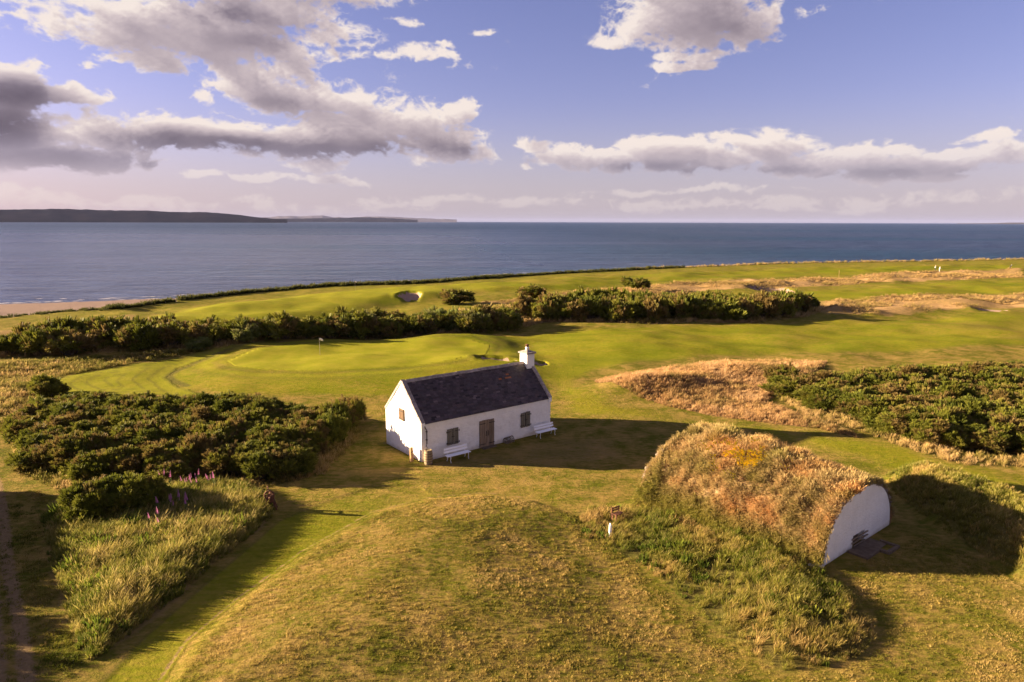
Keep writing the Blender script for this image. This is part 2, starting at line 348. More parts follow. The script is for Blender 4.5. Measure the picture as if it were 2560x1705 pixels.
# ---------------------------------------------------------------- object helpers
def tag(o, label, cat=None, group=None, kind=None):
    if label: o['label'] = label
    if cat: o['category'] = cat
    if group: o['group'] = group
    if kind: o['kind'] = kind
    return o
def empty(name, loc, rz=0.0):
    o = bpy.data.objects.new(name, None); COL.objects.link(o); o.location = loc; o.rotation_euler = (0, 0, rz); o.empty_display_size = .2; return o
def mesh_obj(name, verts, faces, mat, parent=None, smooth_=False, link=True):
    me = bpy.data.meshes.new(name); me.from_pydata([tuple(v) for v in verts], [], [tuple(f) for f in faces])
    if mat: me.materials.append(mat)
    if smooth_: me.polygons.foreach_set('use_smooth', [True] * len(me.polygons))
    me.update()
    o = bpy.data.objects.new(name, me)
    if link: COL.objects.link(o)
    if parent: o.parent = parent
    return o
def np_mesh(name, V, Fq=None, Ft=None, mat=None):
    """fast mesh from numpy quads / triangles"""
    me = bpy.data.meshes.new(name)
    nq = 0 if Fq is None else len(Fq); nt_ = 0 if Ft is None else len(Ft)
    me.vertices.add(len(V)); me.vertices.foreach_set('co', np.asarray(V, np.float32).ravel())
    loops = np.concatenate([a.ravel() for a in (Fq, Ft) if a is not None]).astype(np.int32)
    me.loops.add(len(loops)); me.loops.foreach_set('vertex_index', loops)
    me.polygons.add(nq + nt_)
    st = np.concatenate([np.arange(nq) * 4, nq * 4 + np.arange(nt_) * 3]).astype(np.int32)
    me.polygons.foreach_set('loop_start', st)
    me.update(calc_edges=True); me.validate()
    if mat: me.materials.append(mat)
    return me
def add_col(me, name, arr, dom='POINT'):
    a = me.attributes.new(name, 'FLOAT_COLOR', dom)
    arr = np.asarray(arr, np.float32)
    if arr.shape[1] == 3: arr = np.concatenate([arr, np.ones((len(arr), 1), np.float32)], 1)
    a.data.foreach_set('color', arr.ravel())
class MB:
    def __init__(s): s.v = []; s.f = []; s.c = []
    def add(s, v, f, c=None):
        k = len(s.v); s.v += [tuple(p) for p in v]; s.f += [tuple(i + k for i in q) for q in f]
        s.c += [c if c is not None else (1, 1, 1)] * len(v); return s
    def box(s, x0, x1, y0, y1, z0, z1, c=None, jit=0.0):
        v = [(x, y, z) for z in (z0, z1) for y in (y0, y1) for x in (x0, x1)]
        if jit: v = [tuple(q + random.uniform(-jit, jit) for q in p) for p in v]
        return s.add(v, [(0, 2, 3, 1), (4, 5, 7, 6), (0, 1, 5, 4), (2, 6, 7, 3), (0, 4, 6, 2), (1, 3, 7, 5)], c)
    def bar(s, p0, p1, w, h, up=(0, 0, 1), c=None):
        p0 = Vector(p0); p1 = Vector(p1); d = (p1 - p0).normalized(); u = Vector(up)
        if abs(d.dot(u)) > .95: u = Vector((0, 1, 0))
        r = d.cross(u).normalized(); u = r.cross(d)
        v = [p + r * a * w / 2 + u * b * h / 2 for p in (p0, p1) for a, b in ((-1, -1), (1, -1), (1, 1), (-1, 1))]
        return s.add(v, [(3, 2, 1, 0), (4, 5, 6, 7), (0, 1, 5, 4), (1, 2, 6, 5), (2, 3, 7, 6), (3, 0, 4, 7)], c)
    def tube(s, path, rad, n=8, c=None):
        path = [Vector(p) for p in path]
        rad = rad if hasattr(rad, '__len__') else [rad] * len(path)
        v = []; f = []; ref = Vector((.13, .31, .94))
        for i, p in enumerate(path):
            d = (path[min(i + 1, len(path) - 1)] - path[max(i - 1, 0)]).normalized()
            if abs(d.dot(ref)) > .97: ref = Vector((.9, .3, .1))
            a = d.cross(ref).normalized(); b = d.cross(a)
            v += [p + (a * math.cos(2 * math.pi * k / n) + b * math.sin(2 * math.pi * k / n)) * rad[i] for k in range(n)]
        for i in range(len(path) - 1):
            for k in range(n): f.append((i * n + k, i * n + (k + 1) % n, (i + 1) * n + (k + 1) % n, (i + 1) * n + k))
        f.append(tuple(range(n))[::-1]); f.append(tuple((len(path) - 1) * n + k for k in range(n)))
        return s.add(v, f, c)
    def lathe(s, prof, n=20, c=None, cen=(0, 0, 0)):
        v = [(cen[0] + r * math.cos(2 * math.pi * k / n), cen[1] + r * math.sin(2 * math.pi * k / n), cen[2] + z) for r, z in prof for k in range(n)]
        f = [(i * n + k, i * n + (k + 1) % n, (i + 1) * n + (k + 1) % n, (i + 1) * n + k) for i in range(len(prof) - 1) for k in range(n)]
        f.append(tuple(range(n))[::-1]); f.append(tuple((len(prof) - 1) * n + k for k in range(n)))
        return s.add(v, f, c)
    def build(s, name, mat, parent=None, smooth_=False, bevel=0.0, col=False):
        o = mesh_obj(name, s.v, s.f, mat, parent, smooth_)
        if col: add_col(o.data, 'tint', np.array(s.c))
        if bevel:
            m = o.modifiers.new('bevel', 'BEVEL'); m.width = bevel; m.segments = 2; m.limit_method = 'ANGLE'
        return o
def copy_tree(o, parent=None):
    c = o.copy(); COL.objects.link(c); c.parent = parent
    for ch in list(o.children): copy_tree(ch, c)
    return c

# ---------------------------------------------------------------- ground
def mat_ground():
    m, nt, b, out = material('links_ground')
    P = pos(nt)
    sA = nt.new('ShaderNodeSeparateColor'); A = nt.new('ShaderNodeAttribute', attribute_name='zoneA'); nt.l.new(A.outputs[0], sA.inputs[0])
    sB = nt.new('ShaderNodeSeparateColor'); B = nt.new('ShaderNodeAttribute', attribute_name='zoneB'); nt.l.new(B.outputs[0], sB.inputs[0])
    lush, putt, dry, tall = sA.outputs[0], sA.outputs[1], sA.outputs[2], A.outputs[3]
    sand, dirt, rock, short = sB.outputs[0], sB.outputs[1], sB.outputs[2], B.outputs[3]
    n_big = nt.noise(P, 0.10, 4, .55); n_mid = nt.noise(P, 0.55, 5, .6); n_fine = nt.noise(P, 5.0, 5, .7); n_vf = nt.noise(P, 22.0, 3, .7)
    n_str = nt.noise(nt.vmath('MULTIPLY', P, (1.0, 2.2, 1)), 1.6, 6, .68)
    # thin, half dry turf
    patch = nt.sstep(nt.math('ADD', nt.math('MULTIPLY', n_mid, .6), nt.math('MULTIPLY', n_str, .55)), .44, .74)
    turf = nt.mix(patch, (.078, .086, .008), (.24, .160, .046))
    turf = nt.mix(nt.sstep(n_big, .35, .7), turf, nt.mix(patch, (.108, .102, .010), (.27, .180, .054)))
    fairway = nt.mix(nt.sstep(nt.math('ADD', nt.math('MULTIPLY', n_big, .6), nt.math('MULTIPLY', n_str, .5)), .42, .75), (.105, .124, .005), (.205, .175, .016))
    xy = nt.sep(P); band = nt.math('SINE', nt.math('MULTIPLY', nt.math('ADD', nt.math('MULTIPLY', xy[0], .35), xy[1]), 1.15))
    fairway = nt.mix(nt.math('MULTIPLY', nt.sstep(nt.math('ADD', band, nt.math('MULTIPLY', nt.math('SUBTRACT', n_mid, .5), 1.5)), -.5, .5), .22), fairway, (.180, .188, .010))
    fairway = nt.mix(nt.math('MULTIPLY', nt.sstep(nt.math('ADD', nt.math('MULTIPLY', nt.noise(P, .045, 4, .6), .75), nt.math('MULTIPLY', n_str, .3)), .53, .66), .6), fairway, (.215, .155, .034))
    putc = nt.mix(nt.sstep(n_mid, .3, .7), (.175, .182, .011), (.225, .208, .019))
    dryc = nt.mix(nt.sstep(n_str, .3, .68), (.34, .205, .085), (.17, .125, .045))
    dryc = nt.mix(nt.sstep(n_big, .45, .75), dryc, (.40, .25, .12))
    c = nt.mix(nt.math('MULTIPLY', lush, .92), turf, fairway)
    c = nt.mix(putt, c, putc)
    c = nt.mix(nt.math('MULTIPLY', dry, nt.sstep(nt.math('ADD', dry, nt.math('MULTIPLY', nt.math('SUBTRACT', n_str, .5), 1.2)), .25, .6)), c, dryc)
    c = nt.mix(nt.math('MULTIPLY', tall, .75), c, nt.mix(n_str, (.10, .085, .025), (.05, .055, .014)))
    dm = nt.sstep(nt.math('ADD', dirt, nt.math('MULTIPLY', nt.math('SUBTRACT', n_str, .5), 1.3)), .35, .75)
    c = nt.mix(dm, c, nt.mix(n_fine, (.15, .10, .045), (.26, .18, .09)))
    sm = nt.sstep(nt.math('ADD', sand, nt.math('MULTIPLY', nt.math('SUBTRACT', n_mid, .5), .3)), .4, .6)
    wet = nt.sstep(nt.sep(P)[2], -1.2, -2.3)
    c = nt.mix(sm, c, nt.mix(wet, nt.mix(n_mid, (.27, .18, .13), (.34, .24, .18)), nt.mix(n_str, (.17, .12, .10), (.27, .20, .165))))
    c = nt.mix(nt.math('MULTIPLY', rock, nt.sstep(n_fine, .3, .6)), c, (.13, .10, .095))
    # fine grain of blades
    g = nt.math('MULTIPLY_ADD', nt.math('ADD', nt.math('MULTIPLY', n_fine, .6), nt.math('MULTIPLY', n_vf, .4)), 1.1, .45)
    c = nt.mix(nt.math('SUBTRACT', .75, nt.math('MULTIPLY', putt, .5)), c, nt.mix(1.0, c, nt.comb(g, g, g), 'MULTIPLY'))
    nt.l.new(c, b.inputs['Base Color'])
    b.inputs['Roughness'].default_value = 1.0; b.inputs['Specular IOR Level'].default_value = .02
    
    calm = nt.math('SUBTRACT', 1.0, nt.math('MULTIPLY', nt.math('MAXIMUM', putt, nt.math('MULTIPLY', lush, .55)), .8))
    hgt = nt.math('MULTIPLY', nt.math('ADD', nt.math('ADD', nt.math('MULTIPLY', n_fine, .07), nt.math('MULTIPLY', n_vf, .022)), nt.math('MULTIPLY', n_str, .12)), calm)
    nt.l.new(nt.bump(hgt, 1.0, 1.0), b.inputs['Normal'])
    return m

def build_ground():
    th = np.concatenate([np.linspace(-46, 46, 820), np.arange(50, 312, 4.0)])
    th = np.radians(th)
    rs = [0.5, 2, 4, 6, 8, 10, 12, 14, 15.5, 17]
    while rs[-1] < 700:
        r = rs[-1]; rs.append(r + min(max(r * r / 10600 * 1.15, .085), 2.2))
    rs += [760, 850, 1000, 1300, 1800, 2600, 4000]
    rs = np.array(rs)
    nt_, nr = len(th), len(rs)
    TH, RR = np.meshgrid(th, rs)
    X = (RR * np.sin(TH)).ravel(); Y = (RR * np.cos(TH)).ravel()
    Zz = height(X, Y)
    i = np.arange(nr - 1)[:, None] * nt_; j = np.arange(nt_)[None, :]; jn = (j + 1) % nt_
    F = np.stack([i + j, i + jn, i + nt_ + jn, i + nt_ + j], -1).reshape(-1, 4)[:, ::-1]
    # leave out cells that lie deep under the sea
    t, yl, ys = shore_t(X, Y)
    keep = (t * (ys - yl) < (ys - yl) + 40)[F].any(1)
    F = F[keep]
    me = np_mesh('ground', np.stack([X, Y, Zz], 1), F, mat=mat_ground())
    me.polygons.foreach_set('use_smooth', np.ones(len(me.polygons), bool))
    # zones
    w = (fbm(X, Y, 2.2, 4, 61) - .5)
    def zone(name, a, b, pad=8, wob=1.0): return smooth(sdist_in(X, Y, Z[name], pad) + w * wob, a, b)
    far = smooth(np.hypot(X, Y), 40, 90)
    lush = np.maximum.reduce([zone('green_far', -1, 1.5), zone('fair2', -1, 2), zone('fair_main', -.3 , 2.2, wob=2.5) , zone('apron', -.6, 1.2), zone('stripes', -.2, .4)])
    lush = np.maximum(lush, .45 * smooth(Y, 85, 120))
    putt = np.maximum(zone('putt', -.05, .25, wob=.15), zone('green_far', 2, 5) * smooth(X, 0, -8) * .7)
    sp = sdist_in(X, Y, Z['putt'], 8); lush = lush * (1 - .35 * np.exp(-((sp + 1.1) / .35) ** 2)); putt = np.maximum(putt, .55 * np.exp(-((sp + 2.3) / .55) ** 2)); ring = .34 * np.exp(-((sp + .9) / .45) ** 2) + .25 * np.exp(-((sp + 3.6) / .5) ** 2); putt = np.maximum(putt, .75 * zone('stripes', -.1, .3))
    dry = np.maximum.reduce([zone('dry1', -1, 2, wob=4), zone('dry2', -1, 2, wob=4), zone('mound_dry', -.2, .6), .8 * zone('dry_far', -1, 2), .75 * zone('hedge_skirt', -1, 2, wob=3), .25 * zone('rough_left', -.5, 1, wob=2), .8 * zone('weeds', -.4, .4) , .5 * zone('worn_door', -1, 1, wob=2)])
    tall = np.maximum.reduce([zone('gorse_l', -.6, .4), zone('gorse_r', -.6, .4), zone('skirt', -.2, .5), zone('rmound', -.2, .5), .6 * zone('weeds', -.2, .4)])
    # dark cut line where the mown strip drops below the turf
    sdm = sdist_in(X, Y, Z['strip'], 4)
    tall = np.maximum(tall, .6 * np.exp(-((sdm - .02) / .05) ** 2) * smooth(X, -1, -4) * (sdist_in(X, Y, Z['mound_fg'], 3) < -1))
    e = t * (ys - yl)
    sand = np.maximum(bunker_f(X, Y)[0], smooth(e, 3.5, 6) * smooth(X, 0, -25))
    rock = smooth(e, 1, 3) * np.maximum(smooth(X, -20, 5), np.exp(-((t - .18) / .1) ** 2) + .7 * np.exp(-((t - .62) / .08) ** 2))
    tk = sdist_in(X, Y, Z['track'], 6)
    ruts = np.exp(-((tk - .9) / .35) ** 2) + np.exp(-((tk - 2.5) / .4) ** 2)
    dirt = np.maximum(.92 * ruts * smooth(Y, 70, 60), .35 * zone('worn_door', -.5, 1.5, wob=2.0))
    dirt = np.maximum(dirt, .55 * gauss(X, Y, D(1180, 1330), 1.6, .5, .6) + .5 * gauss(X, Y, D(1530, 1540), .5, .4) + .45 * gauss(X, Y, D(1225, 1290), .8, .3, .9))
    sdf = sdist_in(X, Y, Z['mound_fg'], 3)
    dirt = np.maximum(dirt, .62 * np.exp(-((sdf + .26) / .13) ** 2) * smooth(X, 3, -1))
    strip = smooth(sdm, -.05, .15) * smooth(Y + w * 3, 39.5, 33); lush = np.maximum(lush, .9 * strip); dry = np.maximum(dry, .38 * smooth(sdf, .1, 1.2)); dry = dry * (1 - strip)
    tall = tall * (1 - .999 * (smooth(e, -.1, .1)))
    lush = lush * (1 - smooth(e, 0, 2)); dry = dry * (1 - smooth(e, 0, 2)); tall = np.maximum(tall, np.exp(-((e - 1.2) / 1.8) ** 2) * .9)
    ss = sdist_in(X, Y, Z['stripes'], 3)
    st = smooth(ss, 0, .3) * smooth(np.sin(ss * 2 * math.pi / 1.3 + w * 2), .45, .9); tall = np.maximum(tall, np.maximum(.5 * st, ring))
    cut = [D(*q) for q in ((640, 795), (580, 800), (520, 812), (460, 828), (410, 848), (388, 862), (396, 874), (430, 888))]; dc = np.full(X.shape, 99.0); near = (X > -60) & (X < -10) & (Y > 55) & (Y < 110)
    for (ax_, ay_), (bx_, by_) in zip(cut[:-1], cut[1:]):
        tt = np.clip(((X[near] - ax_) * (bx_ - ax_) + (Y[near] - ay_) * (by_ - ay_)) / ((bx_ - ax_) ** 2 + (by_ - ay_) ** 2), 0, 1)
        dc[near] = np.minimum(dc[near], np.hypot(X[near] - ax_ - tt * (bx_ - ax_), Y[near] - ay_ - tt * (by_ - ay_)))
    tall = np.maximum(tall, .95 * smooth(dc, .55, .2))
    add_col(me, 'zoneA', np.stack([lush, putt, dry, tall], 1)); add_col(me, 'zoneB', np.stack([sand, np.clip(dirt, 0, 1), np.clip(rock, 0, 1), strip], 1))
    o = bpy.data.objects.new('ground', me); COL.objects.link(o)
    return tag(o, 'golf links ground of mown and dry grass down to the shore', 'ground', kind='structure')
GROUND = build_ground()

# ---------------------------------------------------------------- sea and far shores
def build_sea():
    m, nt, b, out = material('sea_water')
    P = pos(nt)
    dist = nt.vmath('LENGTH', P, out=1)
    a = nt.noise(nt.vmath('MULTIPLY', P, (.6, 1.0, 1)), .85, 4, .65, dist=.5)
    c = nt.noise(nt.vmath('MULTIPLY', P, (.4, 1.0, 1)), .14, 5, .65, dist=.6)
    w = nt.noise(nt.vmath('MULTIPLY', P, (.22, 1.0, 1)), .030, 5, .6, dist=.4)
    big = nt.noise(nt.vmath('MULTIPLY', P, (.25, 1.0, 1)), .0035, 4, .55)
    h = nt.math('ADD', nt.math('ADD', nt.math('MULTIPLY', a, .9), nt.math('MULTIPLY', c, 6.5)), nt.math('MULTIPLY', w, 11.0))
    xyz = nt.sep(P); calm = nt.math('MULTIPLY', nt.sstep(nt.math('ADD', xyz[0], nt.math('MULTIPLY', nt.math('SUBTRACT', big, .5), 250)), 220, -140), nt.sstep(xyz[1], 2200, 120))
    gust = nt.math('MULTIPLY_ADD', nt.sstep(big, .35, .65), .4, nt.math('SUBTRACT', .75, nt.math('MULTIPLY', calm, .45)))
    n = nt.new('ShaderNodeBump'); nt.put(n.inputs['Height'], h); nt.put(n.inputs['Strength'], gust); n.inputs['Distance'].default_value = 1.0
    nt.l.new(n.outputs[0], b.inputs['Normal'])
    col = nt.mix(nt.sstep(nt.math('ADD', nt.math('MULTIPLY', c, .6), nt.math('MULTIPLY', a, .4)), .42, .60), (.040, .062, .125), (.006, .016, .050))
    col = nt.mix(nt.sstep(big, .4, .65), col, (.014, .044, .094))
    nt.l.new(col, b.inputs['Base Color'])
    nt.l.new(nt.math('SUBTRACT', .40, nt.math('MULTIPLY', calm, .20)), b.inputs['Roughness']); b.inputs['IOR'].default_value = 1.33; nt.l.new(nt.math('MULTIPLY_ADD', calm, .62, .17), b.inputs['Specular IOR Level'])
    xs = [-58000, -20000, -4000, -800, 0, 800, 4000, 20000, 58000]; ys = [60, 200, 500, 1500, 5000, 20000, 60000]
    V = [(x, y, SEA) for y in ys for x in xs]; n_ = len(xs)
    F = [(r * n_ + k, r * n_ + k + 1, (r + 1) * n_ + k + 1, (r + 1) * n_ + k) for r in range(len(ys) - 1) for k in range(n_ - 1)]
    o = mesh_obj('sea', V, F, m); tag(o, 'calm blue grey sea reaching to the horizon', 'sea', kind='structure')
    fm, ft, fb, fo = material('surf_foam'); fb.inputs['Base Color'].default_value = (.55, .50, .50, 1)
    rg = np.random.default_rng(12); V = []; F = []
    for off, gap in ((1.0, .25), (4.5, .5), (9.0, .7)):
        for x in np.arange(-150, 260, 2.2):
            if rg.random() < gap: continue
            x0 = x + rg.uniform(-1, 1); L = rg.uniform(1.5, 4.0); ys_ = [float(np.interp(q, sea_pts[:, 0], sea_pts[:, 1])) + off * (1 + .35 * math.sin(q * .11 + off)) for q in (x0, x0 + L)]
            w = rg.uniform(.12, .45); i = len(V)
            V += [(x0, ys_[0], SEA + .02), (x0 + L * .5, sum(ys_) / 2 - w, SEA + .02), (x0 + L, ys_[1], SEA + .02), (x0 + L * .5, sum(ys_) / 2 + w, SEA + .02)]; F.append((i, i + 1, i + 2, i + 3))
    f = mesh_obj('surf', V, F, fm, o); f['kind'] = 'stuff'
build_sea()

def far_land(name, prof, dist, depth, col1, col2, label, seed):
    """prof: skyline as (x, y) in the photo; a real ridge with a front and a back slope at that distance"""
    m, nt, b, out = material(name)
    P = pos(nt)
    c = nt.mix(nt.sstep(nt.noise(P, 1 / (dist * .03), 5, .6), .42, .6), col1, col2); nt.l.new(c, b.inputs['Base Color']); b.inputs['Specular IOR Level'].default_value = 0; b.inputs['Roughness'].default_value = 1
    pa = [az_el(x, y) for x, y in prof]
    azs = np.array([p[0] for p in pa]); els = np.array([p[1] for p in pa])
    A = np.linspace(azs[0], azs[-1], 220); H = np.interp(A, azs, els)
    H = H + (fbm(A * 40, A * 0, 14, 4, seed) - .5) * .06 * (H > .05)
    ts = np.linspace(-1, 1, 15)
    V = []; 
    for k, t in enumerate(ts):
        for a, h in zip(A, H):
            r = dist + t * depth
            zt = CAM_H + dist * math.tan(math.radians(max(h, -.06)))
            z = SEA - 4 + (zt - SEA + 4) * max(0.0, 1 - abs(t) ** 1.6) * (1 if abs(t) < .999 else 0)
            if 0 < abs(t) < 1: z += (vnoise(np.array([a * .9]), np.array([t * 3 + seed]))[0] - .5) * (zt - SEA) * .22 * min(1, abs(t) * 3)
            V.append((r * math.sin(math.radians(a)), r * math.cos(math.radians(a)), z))
    n_ = len(A)
    F = [(r * n_ + k, r * n_ + k + 1, (r + 1) * n_ + k + 1, (r + 1) * n_ + k) for r in range(len(ts) - 1) for k in range(n_ - 1)]
    o = mesh_obj(name, V, F, m, smooth_=True); tag(o, label, 'hill', kind='structure')
far_land('headland_hill', [(-500,484),(-200,486),(0,482),(70,481),(150,480),(260,484),(330,484),(400,487),(480,488),(520,491),(560,495),(590,499),(620,502),(660,504.5)], 9000, 1500, (.005, .005, .008), (.011, .009, .011), 'dark low wooded headland across the water on the left', 3)
far_land('low_coast_hill', [(560,504.5),(640,503),(720,502),(800,500.5),(840,499.5),(880,501),(930,503.5),(960,505.5)], 15000, 1200, (.008, .008, .012), (.014, .012, .014), 'thin low coast beyond the end of the headland', 5)
far_land('mountain_hill', [(520,504),(560,500),(600,500.5),(640,497),(700,496.5),(740,495),(765,499),(800,500),(840,498),(880,497.5),(930,500),(1000,502.5),(1050,505)], 22000, 3000, (.10, .095, .12), (.13, .12, .14), 'faint pale mountains on the far horizon', 8)  # pale bluish colour carries part of the distance haze
far_land('far_coast_hill', [(2200,513.5),(2290,513),(2320,511.5),(2400,512),(2600,514)], 20000, 800, (.06, .055, .05), (.08, .07, .06), 'thin far coast at the right end of the horizon', 9)

# ---------------------------------------------------------------- materials of the built things
def mat_simple(name, c1, c2, scale=3.0, rough=.8, bump=.0, bscale=12.0, stretch=(1, 1, 1), tint=False, rnd=0.0, metal=0.0, detail=5):
    m, nt, b, out = material(name)
    P = nt.vmath('MULTIPLY', objco(nt), stretch)
    n = nt.noise(P, scale, detail, .62)
    c = nt.mix(nt.sstep(n, .3, .7), c1, c2)
    if tint: c = nt.mix(1.0, c, nt.attr('tint'), 'MULTIPLY')
    if rnd:
        r = nt.new('ShaderNodeObjectInfo').outputs['Random']
        f = nt.math('MULTIPLY_ADD', r, rnd * 2, 1 - rnd); c = nt.mix(1.0, c, nt.comb(f, f, f), 'MULTIPLY')
    nt.l.new(c, b.inputs['Base Color']); b.inputs['Roughness'].default_value = rough; b.inputs['Metallic'].default_value = metal
    if bump: nt.l.new(nt.bump(nt.noise(P, bscale, 4, .6), bump, .02), b.inputs['Normal'])
    return m
def mat_limewash():
    m, nt, b, out = material('limewash')
    P = objco(nt)
    n = nt.noise(P, 1.1, 6, .62); f = nt.noise(nt.vmath('MULTIPLY', P, (1, 1, 1.8)), 7.0, 4, .6)
    st = nt.noise(nt.vmath('MULTIPLY', P, (3, 3, .35)), 2.0, 5, .65)
    c = nt.mix(nt.sstep(n, .35, .7), (.84, .82, .79), (.76, .74, .71))
    c = nt.mix(nt.math('MULTIPLY', nt.sstep(st, .60, .8), .4), c, (.55, .47, .38))
    jt = nt.noise(nt.vmath('MULTIPLY', P, (1, 1, 2.4)), 3.4, 3, .5); c = nt.mix(nt.math('MULTIPLY', nt.sstep(jt, .46, .38), .12), c, (.56, .52, .49))
    z = nt.sep(P)[2]
    splash = nt.math('MULTIPLY', nt.sstep(nt.math('ADD', z, nt.math('MULTIPLY', nt.math('SUBTRACT', n, .5), .9)), .32, .0), .6)
    c = nt.mix(splash, c, (.42, .36, .29))
    fl = nt.sstep(nt.noise(P, 4.5, 5, .7), .66, .72); c = nt.mix(nt.math('MULTIPLY', fl, .35), c, (.58, .50, .42))
    nt.l.new(c, b.inputs['Base Color']); b.inputs['Roughness'].default_value = .9; b.inputs['Specular IOR Level'].default_value = .12
    nt.l.new(nt.bump(nt.math('ADD', nt.math('ADD', f, nt.math('MULTIPLY', nt.sstep(jt, .36, .52), .25)), nt.math('MULTIPLY', nt.noise(P, 30, 3, .6), .3)), .55, .03), b.inputs['Normal'])
    return m
M_WASH = mat_limewash()
def mat_slate():
    m, nt, b, out = material('roof_slate')
    P = objco(nt)
    c = nt.mix(1.0, nt.mix(nt.noise(P, 5, 4, .6), (.046, .032, .032), (.080, .056, .054)), nt.attr('tint'), 'MULTIPLY')
    li = nt.noise(P, 2.3, 6, .7); c = nt.mix(nt.math('MULTIPLY', nt.sstep(li, .62, .72), .45), c, (.12, .115, .12))
    nt.l.new(c, b.inputs['Base Color']); b.inputs['Roughness'].default_value = .62; b.inputs['Specular IOR Level'].default_value = .3
    nt.l.new(nt.bump(nt.noise(P, 25, 4, .6), .35, .01), b.inputs['Normal'])
    return m
M_SLATE = mat_slate()
M_STONE = mat_simple('weathered_stone', (.20, .165, .15), (.36, .30, .27), 4.0, .9, .6, 14, rnd=.12)
M_STONE_D = mat_simple('dark_slab', (.085, .058, .038), (.15, .11, .075), 3.0, .9, .6, 12, rnd=.1)
M_RUBBLE = mat_simple('rubble_stone', (.12, .09, .07), (.26, .21, .17), 2.2, .95, .8, 12, rnd=.25)
M_WOOD = mat_simple('weathered_board', (.165, .120, .082), (.27, .20, .14), 2.2, .85, .7, 9, (6, 6, .6), rnd=.18)
M_WOOD_G = mat_simple('grey_shutter_board', (.125, .115, .085), (.205, .185, .14), 2.2, .85, .7, 9, (6, 6, .6), rnd=.16)
M_WOOD_O = mat_simple('brown_post_wood', (.24, .14, .065), (.36, .22, .11), 2.0, .85, .8, 8, (5, 5, .5))
M_IRON = mat_simple('black_iron', (.018, .017, .017), (.04, .034, .03), 8, .6, .3, 20)
M_RUST = mat_simple('rusty_iron', (.06, .026, .018), (.14, .055, .03), 6, .85, .6, 20)
M_WHITE = mat_simple('white_paint', (.88, .88, .91), (.83, .83, .86), 2, .55, .15, 10)
M_STAVE = mat_simple('barrel_oak', (.22, .17, .095), (.36, .29, .17), 2.5, .8, .5, 8, (6, 6, .7), rnd=.16)
M_HOOP = mat_simple('barrel_hoop', (.10, .055, .045), (.17, .10, .08), 6, .7, .3, 18)
M_DARK = mat_simple('painted_gap_shade', (.012, .011, .011), (.02, .018, .017), 3, .95)  # near-black backing: the shade of gaps between boards put into colour
M_NET = mat_simple('old_netting', (.05, .055, .045), (.09, .085, .065), 8, .9)
M_LEAD = mat_simple('downpipe_paint', (.06, .05, .05), (.10, .08, .075), 5, .6)

# ---------------------------------------------------------------- the cottage
def wall_sheet(x0, x1, top, nx, nz, fn, seed, amp=.018, edge=.15):
    """rubble wall sheet: grid with uneven surface; fn(s, z, out) -> local point"""
    S, K = np.meshgrid(np.linspace(x0, x1, nx), np.arange(nz)); S = S.ravel(); K = K.ravel()
    zt = np.array([top(q) for q in S]); zz = -.25 + (zt + .25) * K / (nz - 1)
    fade = np.clip(np.minimum(np.minimum((S - x0) / edge, (x1 - S) / edge), (nz - 1 - K) / 2.0), 0, 1)
    dd = (fbm(S + seed, zz * 1.5, .32, 3, seed) - .5) * 2 * amp * fade
    V = [fn(p, q, r_) for p, q, r_ in zip(S, zz, dd)]
    F = [(k * nx + i, k * nx + i + 1, (k + 1) * nx + i + 1, (k + 1) * nx + i) for k in range(nz - 1) for i in range(nx - 1)]
    return V, F
def boards(mb_parent, x0, x1, z0, z1, n, y, mat, along='x', thick=.035, uneven=.02):
    """upright planks side by side on a wall face"""
    w = (x1 - x0) / n
    for k in range(n):
        mb = MB(); a = x0 + k * w + .005; b = x0 + (k + 1) * w - .005; t = thick + random.uniform(-.006, .006)
        zt = z1 + random.uniform(-uneven, uneven); zb = z0 + random.uniform(-uneven * .4, uneven * .4)
        if along == 'x': mb.box(a, b, y - t, y, zb, zt)
        else: mb.box(y - t, y, a, b, zb, zt)
        mb.build('plank', mat, mb_parent, bevel=.006)

